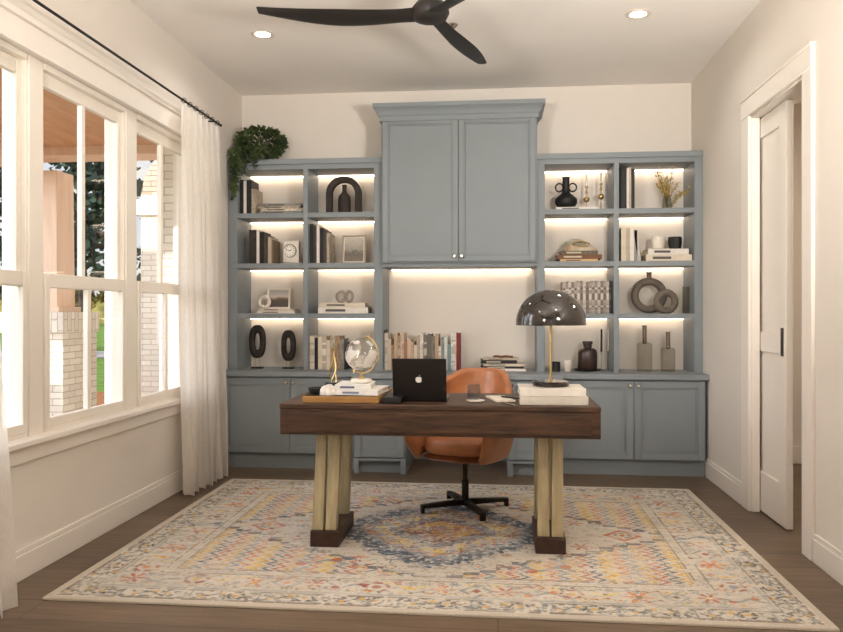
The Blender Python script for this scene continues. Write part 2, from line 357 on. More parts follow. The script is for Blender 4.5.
# curtain rod and curtains
rod = thing('curtain_rod', 'slim black curtain rod above the windows', 'curtain rod', (XL + .10, 4.0, 2.62))
m = MB().tube([(0, -2.1, 0), (0, 1.52, 0)], .0075, 10); m.ball((0, -2.1, 0), .011, 12); m.ball((0, 1.52, 0), .011, 12)
m.build('rod', BLACK, rod, smooth=True)
for y in (-2.0, 1.40):
    MB().tube([(0, y, 0), (-.05, y, .0), (-.097, y, .0)], .006, 8).box(-.1, -.094, y - .015, y + .015, -.03, .03).build('bracket', BLACK, rod)
def curtain(y0, y1, folds, amp, label, seed, flare=.0, x=XL + .10, floorx=0.0, narrow=0):
    random.seed(seed); n = folds * 14; rows = 40; vs = []; fs = []
    ph = [random.uniform(-.5, .5) for _ in range(folds + 1)]; am = [random.uniform(.65, 1.2) for _ in range(folds + 1)]
    for j in range(rows + 1):
        t = j / rows; z = 2.59 - t * 2.575
        for i in range(n + 1):
            u = i / n; k = u * folds; q = int(min(k, folds - 1)); fr = k - q
            a = am[q] * (1 - fr) + am[min(q + 1, folds)] * fr; p_ = ph[q] * (1 - fr) + ph[min(q + 1, folds)] * fr
            e = .35 + .65 * min(1, t * 4) + .25 * t
            X = amp * a * e * math.sin(2 * PI * k + p_ * t * 2) + .012 * math.sin(7 * t + 3 * u * 5) * t + floorx * t * t
            Y = (y0 + (y1 - y0) * u) + .02 * math.sin(4 * PI * k + 1) * e + flare * t * (u - .5) * 2
            if narrow: Y += narrow * math.sin(PI * min(1, t * 1.15)) * (u - .5) * -2
            vs.append((X, Y - (y0 + y1) / 2, z))
    for j in range(rows):
        for i in range(n): a = j * (n + 1) + i; fs.append((a, a + 1, a + n + 2, a + n + 1))
    c = thing('curtain', label, 'curtain', (x, (y0 + y1) / 2, 0))
    MB().add(vs, fs).build('curtain_panel', CURT, c, smooth=True, angle=80)
    for k in range(folds):
        y = (y0 + (y1 - y0) * (k + .5) / folds) - (y0 + y1) / 2
        MB().tube([(.016 * math.cos(a), y, 2.62 + .016 * math.sin(a)) for a in [2 * PI * i / 12 for i in range(12)]], .0025, 6, closed=True).build('curtain_ring', BLACK, c)
curtain(4.80, 5.50, 7, .05, 'sheer cream curtain hanging beside the blue-grey bookcase', 3, flare=.0, floorx=.03)
curtain(2.05, 2.88, 8, .04, 'sheer cream curtain at the left edge of the photo, nearest the camera', 5, flare=.03, floorx=.085)

# ------------------------------------------------------------------ built-in joinery
def shaker(name, parent, x0, x1, z0, z1, y, m_=None, th=.02, rail=.055, loc=True):
    m = MB()
    m.box(x0, x0 + rail, y, y + th, z0, z1); m.box(x1 - rail, x1, y, y + th, z0, z1)
    m.box(x0 + rail, x1 - rail, y, y + th, z0, z0 + rail); m.box(x0 + rail, x1 - rail, y, y + th, z1 - rail, z1)
    b = .012
    m.box(x0 + rail, x0 + rail + b, y + .005, y + th, z0 + rail, z1 - rail); m.box(x1 - rail - b, x1 - rail, y + .005, y + th, z0 + rail, z1 - rail)
    m.box(x0 + rail + b, x1 - rail - b, y + .005, y + th, z0 + rail, z0 + rail + b); m.box(x0 + rail + b, x1 - rail - b, y + .005, y + th, z1 - rail - b, z1 - rail)
    m.box(x0 + rail + b, x1 - rail - b, y + .011, y + th, z0 + rail + b, z1 - rail - b)
    return m.build(name, m_ or CAB, parent, bevel=.002)
def knob(parent, x, y, z):
    m = MB(); m.T = Matrix.Translation((x, y, z)) @ Matrix.Rotation(R(90), 4, 'X')
    m.lathe([(.005, -.001), (.005, .012), (.013, .016), (.015, .022), (.011, .028), (.0001, .029)], 16)
    return m.build('knob', NICKEL, parent, smooth=True, angle=50)
SH = [1.188, 1.591, 1.994]; YS = 5.94; CTZ = .757; TOPZ = 2.43
def bookcase(x0, x1, xd, label, sl, sr):
    t = thing('bookcase', label, 'bookcase', ((x0 + x1) / 2, YS, CTZ), group='built-in lit bookcases either side of the wall cabinet')
    ox, oz = (x0 + x1) / 2, CTZ
    bx = lambda a, b, y0, y1, z0, z1: B(a - ox, b - ox, y0 - YS, y1 - YS, z0 - oz, z1 - oz)
    bx(x0, x0 + sl, YS, YB, CTZ, TOPZ).build('side_panel', CAB, t, bevel=.002)
    bx(x1 - sr, x1, YS, YB, CTZ, TOPZ).build('side_panel', CAB, t, bevel=.002)
    bx(xd - .02, xd + .02, YS + .002, YB, CTZ, TOPZ - .07).build('divider', CAB, t, bevel=.002)
    m = bx(x0 + sl, x1 - sr, YS, YB, TOPZ - .07, TOPZ); m.box(x0 - ox - .0, x1 - ox, -.012, 0, TOPZ - .03 - oz, TOPZ + .012 - oz)
    m.build('top_panel', CAB, t, bevel=.002)
    for a, b in ((x0 + sl, xd - .02), (xd + .02, x1 - sr)):
        for z in SH: bx(a, b, YS + .004, YB, z - .02, z + .02).build('shelf', CAB, t, bevel=.002)
        for z in [s - .02 for s in SH] + [TOPZ - .07]:
            bx(a + .01, b - .01, YB - .045, YB - .02, z - .009, z - .0005).build('led_strip', LEDM, t)
    return t
bookcase(-2.165, -.905, ax(305.5, YS), 'left blue-grey bookcase with lit shelves under the trailing plant', .075, .07)
bookcase(.30, 1.542, ax(616.5, YS), 'right blue-grey bookcase with lit shelves holding the ring vases', .06, .06)
# wall cabinet
WC0, WC1, YW = -.905, .298, 5.85
t = thing('wall_cabinet', 'tall blue-grey two-door wall cabinet with crown over the desk recess', 'wall cabinet', ((WC0 + WC1) / 2, YW, 1.57))
ox = (WC0 + WC1) / 2
m = MB(); bz = 1.60 - 1.57
m.box(WC0 - ox, WC1 - ox, .022, YB - YW, bz, 2.74 - 1.57); m.build('body', CAB, t, bevel=.002)
m = MB(); m.box(WC0 - ox, WC1 - ox, .05, YB - YW, 0.0, bz - .0); m.build('bottom_shelf', CAB, t, bevel=.002)
B(WC0 - ox + .03, WC1 - ox - .03, YB - YW - .05, YB - YW - .02, -.009, -.0005).build('led_strip', LEDM, t)
hwid = (WC1 - WC0) / 2
for s in (-1, 1):
    a, b = (-hwid + .012, -.002) if s < 0 else (.002, hwid - .012)
    dd = shaker('door', t, a, b, bz + .012, 2.72 - 1.57, 0, rail=.042); knob(dd, s * .028, 0, bz + .05)
m = MB()
prof = [(0, 2.70), (-.012, 2.70), (-.012, 2.735), (-.022, 2.745), (-.03, 2.77), (-.05, 2.795), (-.058, 2.80), (-.058, 2.83), (0, 2.83)]
# crown: sweep profile around front and two sides
path = [((WC0 - ox), YB - YW, -1, 0), ((WC0 - ox), 0, -1, -1), ((WC1 - ox), 0, 1, -1), ((WC1 - ox), YB - YW, 1, 0)]
vs = []; fs = []; n = len(prof)
for x, y, sx_, sy_ in path:
    for o_, z in prof: vs.append((x + sx_ * -o_, y + (sy_ * -o_ if sy_ else 0), z - 1.57))
for j in range(3):
    for i in range(n): k = (i + 1) % n; fs.append((j * n + i, j * n + k, (j + 1) * n + k, (j + 1) * n + i))
m.add(vs, fs); m.box(WC0 - ox, WC1 - ox, 0, YB - YW, 2.74 - 1.57, 2.829 - 1.57)
m.build('crown', CAB, t, smooth=True, angle=25)
# base cabinets
def base_cab(x0, x1, yf, doors, label, plinth='kick', extra=None):
    t = thing('base_cabinet', label, 'base cabinet', ((x0 + x1) / 2, yf, 0), group='blue-grey base cabinets along the back wall'); ox = (x0 + x1) / 2
    zb = .115
    B(x0 - ox, x1 - ox, .02, YB - yf - .004, zb, CTZ - .04).build('body', CAB, t, bevel=.002)
    if plinth == 'kick': B(x0 - ox, x1 - ox, .035, YB - yf - .004, 0, zb).build('toe_kick', CAB, t, bevel=.002)
    else:
        m = MB(); f = .04
        for a in (x0 - ox, x1 - ox - f): m.box(a, a + f, .0, YB - yf - .004, 0, zb)
        m.box(x0 - ox + f, x1 - ox - f, .0, .02, zb - .02, zb)
        m.build('foot_frame', CAB, t, bevel=.002)
        B(x0 - ox + f, x1 - ox - f, .05, YB - yf - .05, 0, zb - .0).build('toe_kick', CAB, t)
    for a, b, kx in doors:
        dd = shaker('door', t, a - ox, b - ox, zb + .008, CTZ - .05, 0, rail=.05)
        if kx is not None: knob(dd, kx - ox, 0, .672)
YC = 5.77; YP = 5.67
xs = ax(290, YC)
base_cab(-2.165, -1.09, YC, [(-2.155, xs - .002, xs - .03), (xs + .002, -1.10, xs + .03)], 'left blue-grey base cabinet with two shaker doors beside the curtain')
base_cab(-1.088, -.69, YP, [(-1.08, -.70, -.735)], 'blue-grey drawer pedestal on footed plinth left of the kneehole', 'foot')
base_cab(.07, .468, YP, [(.08, .46, .115)], 'blue-grey pedestal on footed plinth right of the kneehole', 'foot')
xs = ax(634, YC)
base_cab(.47, 1.524, YC, [(.48, xs - .002, xs - .03), (xs + .002, 1.515, xs + .03)], 'right blue-grey base cabinet with two shaker doors beside the baseboard')
tag(B(-.38, .38, 0, .02, 0, CTZ - .042).build('kneehole_panel', CAB, loc=(-.31, YB - .026, 0)), 'blue-grey back panel of the kneehole behind the chair', 'panel')
def counter(x0, x1, yf, label):
    o = B(x0 - (x0 + x1) / 2, (x1 - x0) / 2, -.02, YB - yf, -.04, 0).build('countertop', CAB, loc=((x0 + x1) / 2, yf, CTZ), bevel=.004)
    tag(o, label, 'countertop', 'blue-grey countertops')
counter(-2.165, -1.101, YC, 'left stretch of blue-grey countertop under the oval sculptures')
counter(-1.10, .48, YP, 'middle stretch of blue-grey countertop stepping forward over the kneehole')
counter(.481, 1.542, YC, 'right stretch of blue-grey countertop under the glass bottles')

# ------------------------------------------------------------------ ceiling fixtures
LENS = mat('downlight_lens', (255, 240, 220), .5, emit=(255, 232, 204), estr=9)
TRIMW = mat('downlight_trim', (222, 212, 198), .5, var=.02)
def downlight(x, y, label):
    t = thing('recessed_downlight', label, 'ceiling light', (x, y, ZC), group='recessed downlights in the ceiling')
    MB().lathe([(.052, 0), (.052, -.004), (.066, -.006), (.078, -.003), (.078, 0)], 32).build('trim_ring', TRIMW, t, smooth=True)
    MB().lathe([(.0001, -.0045), (.0505, -.0045), (.0505, -.001), (.0001, -.001)], 32).build('lens', LENS, t)
    l = bpy.data.lights.new('downlight_lamp', 'AREA'); l.shape = 'DISK'; l.size = .1; l.energy = CAN_W; l.color = (1, .98, .95); l.spread = R(150)
    lo = bpy.data.objects.new('downlight_lamp', l); COL.objects.link(lo); lo.parent = t; lo.location = (0, 0, -.012)
downlight(-1.55, 4.90, 'round recessed downlight in the ceiling left of the fan')
downlight(.86, 4.80, 'round recessed downlight in the ceiling right of the fan')
downlight(-1.55, 2.2, 'round recessed downlight above the left windows, out of frame')
downlight(.86, 2.2, 'round recessed downlight near the camera on the right, out of frame')
downlight(-1.55, -.3, 'round recessed downlight behind the camera on the left')
downlight(.86, -.3, 'round recessed downlight behind the camera on the right')
def fill_uplighter(x, y, label, watts, aim):  # uplighters added out of view to brighten the ceiling and back wall
    t = thing('fill_lamp', label, 'added fill lamp', (x, y, .0125 if -1.6 < x < 1.2 else 0), group='unseen uplighters added to fill the room')
    MB().lathe([(.13, 0), (.13, .015), (.02, .03), (.0001, .03)], 32).build('base', BRONZE, t, smooth=True)
    MB().lathe([(.011, .03), (.011, 1.72)], 16).build('pole', BRONZE, t, smooth=True)
    q = Vector(aim).to_track_quat('Z', 'Y').to_euler()
    hd_ = MB().lathe([(.02, -.02), (.12, .01), (.21, .08), (.206, .08), (.118, .016), (.0001, -.005)], 32, cap=False).build('bowl_shade', BRONZE, t, loc=(0, 0, 1.74), smooth=True); hd_.rotation_euler = q
    df = MB().lathe([(.0001, .04), (.15, .04), (.15, .045), (.0001, .045)], 32).build('diffuser', LENS, t, loc=(0, 0, 1.74)); df.rotation_euler = q
    l = bpy.data.lights.new('fill_lamp_light', 'AREA'); l.shape = 'DISK'; l.size = .40; l.energy = watts; l.color = (1, .96, .91); l.spread = R(130)
    lo = bpy.data.objects.new('fill_lamp_light', l); COL.objects.link(lo); lo.parent = t; lo.location = Vector((0, 0, 1.74)) + Vector(aim).normalized() * .06; lo.rotation_euler = (-Vector(aim)).to_track_quat('Z', 'Y').to_euler()
fill_uplighter(-1.25, .6, 'unseen uplighter added as room fill by the left wall', 56, (.35, 1, .95))
fill_uplighter(1.15, 1.6, 'unseen uplighter added as room fill by the right wall', 70, (-.3, 1, .8))
hl = thing('hall_fill_lamp', 'unseen ceiling lamp added to light the hall beyond the pocket door', 'ceiling light', (2.5, 4.6, 2.9))  # lamp added out of view so the hall is not dark
MB().lathe([(.0001, -.07), (.10, -.06), (.14, -.03), (.15, 0)], 32).build('lamp_glass', LENS, hl, smooth=True)
l = bpy.data.lights.new('hall_fill_light', 'AREA'); l.shape = 'DISK'; l.size = .28; l.energy = 22; l.color = (1, .88, .74)
lo = bpy.data.objects.new('hall_fill_light', l); COL.objects.link(lo); lo.parent = hl; lo.location = (0, 0, -.075)
t = thing('ceiling_sensor', 'small round chrome and white fitting beside the fan hub', 'ceiling fitting', (-.29, 4.86, ZC))
MB().lathe([(.035, 0), (.035, -.006), (.02, -.02), (.0001, -.022)], 20).build('rose', NICKEL, t, smooth=True)
FANM = mat('fan_black', (34, 30, 27), .5, var=.15, vscale=6, stretch=(1, 8, 8))
fx, fy, fz = -.35, 3.93, 2.775
t = thing('ceiling_fan', 'dark bronze three-blade ceiling fan above the desk', 'ceiling fan', (fx, fy, fz))
MB().lathe([(.0001, -.055), (.04, -.052), (.085, -.035), (.10, -.005), (.095, .02), (.07, .05), (.03, .06), (.02, .062)], 32).build('motor_housing', FANM, t, smooth=True, angle=60)
MB().lathe([(.013, .06), (.013, .25)], 16).build('downrod', FANM, t, smooth=True)
MB().lathe([(.02, .225), (.045, .235), (.065, .27), (.068, ZC - fz)], 28).build('canopy', FANM, t, smooth=True)
def blade(a):
    vs = []; fs = []; n = 22
    for i in range(n + 1):
        u = i / n; r = .05 + u * .845
        wd = .07 + .03 * math.exp(-((u) / .10) ** 2) + .085 * math.sin(PI * min(1, (u + .08) * .74))
        if u > .5: wd *= 1 - .40 * ((u - .5) / .5) ** 1.3
        tw = R(16) * (1 - .55 * u); th = .011 * (1 - .6 * u) + .003; lift = -.01 - .02 * math.sin(PI * u) + .02 * u
        off = -.02 * math.sin(PI * u)
        for yy, zz in ((-wd / 2, 0), (-wd / 4, th), (wd / 4, th), (wd / 2, 0), (wd / 4, -th), (-wd / 4, -th)):
            vs.append((r, (yy * math.cos(tw) - zz * math.sin(tw)) + off, yy * math.sin(tw) + zz * math.cos(tw) + lift))
    for i in range(n):
        for k in range(6): q = (k + 1) % 6; fs.append((i * 6 + k, i * 6 + q, i * 6 + 6 + q, i * 6 + 6 + k))
    fs += [tuple(range(6)), tuple(range(n * 6, n * 6 + 6))]
    MB().add(vs, fs).build('blade', FANM, t, rz=R(a), smooth=True, angle=50)
for a in (186, 74, 310): blade(a)

# ------------------------------------------------------------------ rug
def make_rug():
    rx0, rx1, ry0, ry1 = -1.92, 1.296, 3.04, 5.35
    W, D = rx1 - rx0, ry1 - ry0; nx, ny = 640, 460
    rs = np.random.RandomState(7)
    u = np.linspace(-W / 2, W / 2, nx)[None, :].repeat(ny, 0); v = np.linspace(-D / 2, D / 2, ny)[:, None].repeat(nx, 1)
    def noise(sc, sy=None, seed=0, oct=3):
        r = np.random.RandomState(seed); out = np.zeros((ny, nx)); amp = 1; tot = 0; sy = sy or sc
        for o in range(oct):
            gx, gy = int(W * sc) + 3, int(D * sy) + 3; g = r.rand(gy, gx)
            fx_ = (u + W / 2) * sc; fy_ = (v + D / 2) * sy
            ix = np.clip(fx_.astype(int), 0, gx - 2); iy = np.clip(fy_.astype(int), 0, gy - 2); a = fx_ - ix; b = fy_ - iy
            a = np.clip(a, 0, 1); b = np.clip(b, 0, 1); a = a * a * (3 - 2 * a); b = b * b * (3 - 2 * b)
            out += amp * ((g[iy, ix] * (1 - a) + g[iy, ix + 1] * a) * (1 - b) + (g[iy + 1, ix] * (1 - a) + g[iy + 1, ix + 1] * a) * b)
            tot += amp; amp *= .55; sc *= 2; sy *= 2
        return out / tot
    C = {k: np.array(lin(c)) for k, c in dict(cream=(200, 190, 174), cream2=(180, 168, 152), grey=(140, 140, 138), navy=(84, 90, 102), slate=(126, 134, 140),
         ochre=(204, 158, 72), yellow=(222, 190, 96), rust=(176, 88, 48), red=(150, 62, 42), brown=(112, 88, 70), dk=(70, 66, 66), pale=(220, 212, 200), orange=(206, 122, 62)).items()}
    img = np.ones((ny, nx, 3)) * C['cream']
    def put(mask, c, a=1.0):
        a_ = (mask * a)[..., None] if mask.dtype != bool else (mask.astype(float) * a)[..., None]
        img[:] = img * (1 - a_) + C[c] * a_
    n1 = noise(5, seed=1); n2 = noise(26, seed=2); n3 = noise(60, seed=3); n4 = noise(12, seed=4)
    put(np.clip((n1 - .45) * 3, 0, 1), 'cream2', .5)
    au, av = np.abs(u), np.abs(v); e = np.minimum(W / 2 - au, D / 2 - av)      # distance to edge
    wob = (n4 - .5) * .012
    # ---- field
    fu, fv = W / 2 - .44, D / 2 - .42
    field = e > .42
    # spandrels: stepped corners made of feathered arrow rows
    st = .075
    qu = np.floor(au / st) * st; qv = np.floor(av / (st * .55)) * st * .55
    sp = ((qu / fu + qv / fv) > .98) & field
    tt = au * 1.0 - av * 1.55
    zig = np.abs(((av * 15) % 1) - .5) * .10
    band = np.floor((au + zig + wob) / .026).astype(int)
    cols = ['ochre', 'cream', 'rust', 'cream', 'navy', 'cream', 'ochre', 'yellow', 'cream', 'orange', 'cream', 'slate', 'cream']
    dash = (((tt) * 30 + n4 * 2) % 1) < .74
    for i, c in enumerate(cols):
        if c != 'cream': put(sp & ((band % 13) == i) & dash & (n2 > .30), c, .95)
    edge = sp & (((qu - st) / fu + (qv) / fv) <= .98)
    put(edge & (n2 > .36), 'navy', .75)
    # ---- medallion
    ser = .05 * np.abs((((u + v * .4) * 13) % 1) - .5) * 2 + .05 * np.abs(((v * 17) % 1) - .5)
    md = ((au / .64) ** 1.25 + (av / .64) ** 1.25) ** (1 / 1.25) + ser * 1.2 + (n4 - .5) * .14
    def ring(a, b): return (md > a) & (md < b)
    put(ring(.74, 1.0) & (n2 > .34), 'slate', .95); put(ring(.80, 1.0) & (n3 > .46), 'navy', .9); put(ring(.74, 1.0) & (n3 < .36), 'cream', .7)
    put(ring(.70, .74) & (n2 > .35), 'rust', .7)
    put(ring(.50, .70) & (n2 > .60), 'yellow', .75); put(ring(.50, .74) & (n3 > .62), 'rust', .7); put(ring(.5, .74) & (n2 < .36), 'slate', .6)
    put(ring(.34, .50) & (n2 > .42), 'slate', .75); put(ring(.34, .44) & (n3 > .58), 'red', .7)
    put(ring(0, .34) & (n3 > .5), 'red', .7); put(ring(0, .34) & (n2 > .56), 'ochre', .7); put(ring(0, .2) & (n3 < .42), 'navy', .7)
    put(ring(1.02, 1.07) & (n2 > .45), 'brown', .45)
    put((np.abs(md - .66) < .012) & (n2 > .4), 'dk', .6); put((np.abs(md - .47) < .012) & (n2 > .4), 'dk', .6)
    # ---- motif stamps
    def stamp(cx, cy, kind, c, c2, s):
        x = (u - cx) / s; y = (v - cy) / s
        jx0 = int((cx - 2 * s + W / 2) / W * nx); jx1 = int((cx + 2 * s + W / 2) / W * nx) + 1
        jy0 = int((cy - 2 * s + D / 2) / D * ny); jy1 = int((cy + 2 * s + D / 2) / D * ny) + 1
        sl_ = (slice(max(jy0, 0), max(min(jy1, ny), 1)), slice(max(jx0, 0), max(min(jx1, nx), 1)))
        x = x[sl_]; y = y[sl_]; r = np.hypot(x, y); th = np.arctan2(y, x)
        if kind == 'flower': mk = (r < .55 + .45 * np.cos(th * 6)) & (r > .22); m2 = r < .2
        elif kind == 'ring': mk = (np.abs(r - .75) < .13) & (np.sin(th * 5) > -.6); m2 = r < .3
        elif kind == 'leaf': mk = (np.abs(y - .3 * np.sin(x * 3)) < .16) & (np.abs(x) < 1.4); m2 = (np.hypot(x - .9, y - .4) < .3) | (np.hypot(x + .9, y + .4) < .3)
        elif kind == 'bird': mk = (np.abs(y - np.abs(x) * .6 + .2) < .22 * (1 - np.abs(x) / 1.5)) & (np.abs(x) < 1.4); m2 = r < .2
        elif kind == 'diam': mk = (np.abs(np.abs(x) + np.abs(y) - .9) < .16); m2 = (np.abs(x) + np.abs(y)) < .3
        elif kind == 'hook': mk = ((np.abs(x) < .12) & (np.abs(y) < 1)) | ((np.abs(y - 1) < .13) & (x > -.1) & (x < 1)); m2 = r < .0
        mk = mk & (n2[sl_] > .34); sub = img[sl_]
        sub[mk] = sub[mk] * .2 + C[c] * .8; sub[m2] = sub[m2] * .2 + C[c2] * .8
    fill = ['rust', 'yellow', 'slate', 'ochre', 'navy', 'orange', 'red', 'grey', 'brown', 'slate', 'ochre']
    rr = random.Random(11)
    # main border e in .16...34, outer guard .06...13
    def along(dist, step, fn):
        hx, hy = W / 2 - dist, D / 2 - dist
        k = int(2 * hx / step)
        for i in range(k + 1):
            x = -hx + i * 2 * hx / k
            for s_ in (-1, 1): fn(x, s_ * hy, i)
        k = int(2 * hy / step)
        for i in range(1, k):
            y = -hy + i * 2 * hy / k
            for s_ in (-1, 1): fn(s_ * hx, y, i + 1)
    for lo, hi, th, c, a_ in ((.05, .155, .52, 'grey', .6), (.05, .155, .62, 'dk', .55), (.17, .42, .62, 'grey', .5), (.42, 9, .66, 'brown', .35)):
        put((e > lo) & (e < hi) & (n3 > th), c, a_)
    kinds = ['flower', 'leaf', 'ring', 'bird', 'flower', 'diam']
    along(.27, .14, lambda x, y, i: stamp(x + rr.uniform(-.01, .01), y + rr.uniform(-.02, .02), kinds[i % 6], ['rust', 'slate', 'red', 'yellow', 'orange', 'grey'][i % 6], rr.choice(fill), rr.uniform(.055, .075)))
    along(.215, .07, lambda x, y, i: stamp(x, y + rr.uniform(-.008, .008), rr.choice(['ring', 'diam', 'leaf']), rr.choice(['slate', 'grey', 'ochre', 'grey', 'brown']), rr.choice(fill), rr.uniform(.02, .03)))
    along(.325, .06, lambda x, y, i: stamp(x, y, rr.choice(['diam', 'flower', 'leaf']), rr.choice(['slate', 'grey', 'rust', 'grey', 'yellow']), rr.choice(fill), rr.uniform(.02, .03)))
    along(.105, .10, lambda x, y, i: stamp(x, y, ['leaf', 'ring', 'hook'][i % 3], ['navy', 'dk', 'slate'][i % 3], 'ochre', .045))
    along(.105, .045, lambda x, y, i: stamp(x, y, 'diam', rr.choice(['brown', 'grey', 'cream2']), 'yellow', .012))
    along(.39, .05, lambda x, y, i: stamp(x, y, 'leaf', rr.choice(['slate', 'grey', 'cream2', 'rust']), 'cream', .016))
    for i in range(300):
        x, y = rr.uniform(-fu, fu), rr.uniform(-fv, fv); q = abs(x) / fu + abs(y) / fv
        m_ = abs(x) / .66 + abs(y) / .66
        if q < 1.05 and m_ > 1.05:
            stamp(x, y, rr.choice(kinds + ['hook']), rr.choice(fill + ['grey', 'slate']), rr.choice(fill), rr.uniform(.018, .042))
    for sx_ in (-1, 1):
        for sy_ in (-1, 1):
            stamp(sx_ * .55, sy_ * .58, 'leaf', 'slate', 'rust', .09); stamp(sx_ * .34, sy_ * .60, 'ring', 'rust', 'cream', .06); stamp(sx_ * .74, sy_ * .22, 'flower', 'rust', 'slate', .06); stamp(sx_ * .62, sy_ * .42, 'hook', 'dk', 'slate', .07)
        stamp(sx_ * .98, 0, 'diam', 'rust', 'ochre', .10); stamp(sx_ * .98, 0, 'ring', 'navy', 'red', .05)
    # ---- border lines
    for d0, wd, c, a in ((.045, .006, 'brown', .7), (.058, .004, 'grey', .6), (.155, .005, 'brown', .6), (.172, .010, 'slate', .45), (.36, .005, 'brown', .6), (.415, .006, 'brown', .65), (.43, .004, 'slate', .5)):
        put((np.abs(e - d0 + wob * .3) < wd) & (n2 > .36), c, a)
    put((e < .035), 'cream2', .55)
    # ---- distress: cream showing through
    n5 = noise(9, 40, seed=9); n6 = noise(90, seed=10, oct=2)
    put(np.clip((n5 - .52) * 5, 0, 1) * (e > .03), 'pale', .35); put(n6 > .76, 'pale', .25); put(np.clip((n1 - .55) * 4, 0, 1) * (e > .1), 'cream', .25)
    img *= (.94 + .12 * rs.rand(ny, nx))[..., None]
    zt = .011
    P = np.zeros((ny * nx, 3)); P[:, 0] = (u).ravel(); P[:, 1] = v.ravel(); P[:, 2] = zt
    idx = np.arange(ny * nx).reshape(ny, nx)
    q = np.stack([idx[:-1, :-1], idx[:-1, 1:], idx[1:, 1:], idx[1:, :-1]], -1).reshape(-1, 4)
    # skirt
    loop = list(idx[0, :]) + list(idx[1:, -1]) + list(idx[-1, :-1][::-1]) + list(idx[1:-1, 0][::-1])
    base = ny * nx; P2 = P[loop].copy(); P2[:, 2] = .001; Lp = len(loop)
    side = [(loop[(i + 1) % Lp], loop[i], base + i, base + (i + 1) % Lp) for i in range(Lp)]
    faces = np.concatenate([q, np.array(side)]); V = np.concatenate([P, P2])
    me = bpy.data.meshes.new('rug'); me.vertices.add(len(V)); me.vertices.foreach_set('co', V.ravel())
    nf = len(faces); me.loops.add(nf * 4); me.loops.foreach_set('vertex_index', faces.ravel().astype(np.int32))
    me.polygons.add(nf); me.polygons.foreach_set('loop_start', np.arange(0, nf * 4, 4, dtype=np.int32)); me.update(calc_edges=True)
    colr = np.ones((len(V), 4), dtype=np.float32); colr[:base, :3] = img.reshape(-1, 3); colr[base:, :3] = C['cream2']
    at_ = me.color_attributes.new('weave', 'FLOAT_COLOR', 'POINT'); at_.data.foreach_set('color', colr.ravel())
    m = bpy.data.materials.new('rug_wool'); m.use_nodes = True; nt = m.node_tree; p = nt.nodes['Principled BSDF']; L = nt.links.new
    vc = N(nt, 'ShaderNodeVertexColor', layer_name='weave'); L(vc.outputs[0], p.inputs['Base Color']); p.inputs['Roughness'].default_value = .95; p.inputs['Specular IOR Level'].default_value = .1
    t = N(nt, 'ShaderNodeTexCoord'); n = N(nt, 'ShaderNodeTexNoise', i_Scale=260.0, i_Detail=2.0); L(t.outputs['Object'], n.inputs[0])
    b = N(nt, 'ShaderNodeBump', i_Strength=.4, i_Distance=.004); L(n.outputs[0], b.inputs['Height']); L(b.outputs[0], p.inputs['Normal'])
    me.materials.append(m)
    o = bpy.data.objects.new('rug', me); COL.objects.link(o); o.location = ((rx0 + rx1) / 2, (ry0 + ry1) / 2, 0)
    tag(o, 'large faded cream oriental rug with blue-grey medallion under the desk', 'rug')
make_rug()
tag(B(-1.6, 1.2, 0, 2.4, 0, .012).build('rug', mat('bounce_rug_cream', (240, 232, 220), .95, bump=.3, bscale=200), loc=(0, -.6, .0)), 'unseen cream rug added behind the camera to bounce light', 'rug')  # unseen rug added to bounce sunlight up into the room
RZ = .0115
# ------------------------------------------------------------------ desk
DX0, DX1, DY0, DY1, DT = -1.098, .497, 3.74, 4.32, .76
dxc, dyc = (DX0 + DX1) / 2, (DY0 + DY1) / 2
desk = thing('desk', 'walnut writing desk on paired pale gold legs, standing on the rug', 'desk', (dxc, dyc, 0))
hx, hy = (DX1 - DX0) / 2, (DY1 - DY0) / 2
B(-hx, hx, -hy, hy, DT - .028, DT).build('desk_top', WALNUT, desk, bevel=.006, seg=3)
B(-hx + .002, hx - .002, -hy + .004, hy - .004, .603, DT - .028).build('apron', WALNUT, desk, bevel=.004)
m = MB(); m.box(-hx + .045, hx - .045, -hy - .004, -hy + .01, .620, DT - .042)
m.build('front_panel', WALNUT, desk, bevel=.002)
for s in (-1, 1):
    fxx = (-.888 if s < 0 else .262) - dxc; fw = .075
    y0, y1 = 3.835 - dyc, 4.25 - dyc
    B(fxx - fw, fxx + fw, y0, y1, RZ, .092).build('foot', WALNUTD, desk, bevel=.003)
    for q, lx in enumerate((-1, 1)):
        for fb, (ya, yb) in enumerate(((y0 + .02, y0 + .02), (y1 - .075, y1 - .11))):
            xb = fxx + lx * .034 - .0; xt = fxx + lx * .038 + (.004 if s < 0 else 0); w2 = .030
            if s < 0: xb -= .006; xt += .008
            m = MB(); m.hexa([(xb - w2, ya, .092), (xb + w2, ya, .092), (xb + w2, ya + .05, .092), (xb - w2, ya + .05, .092)],
                             [(xt - w2 + .004, yb + .03, .603), (xt + w2 - .004, yb + .03, .603), (xt + w2 - .004, yb + .08, .603), (xt - w2 + .004, yb + .08, .603)])
            m.build('leg', PALE, desk, bevel=.003)
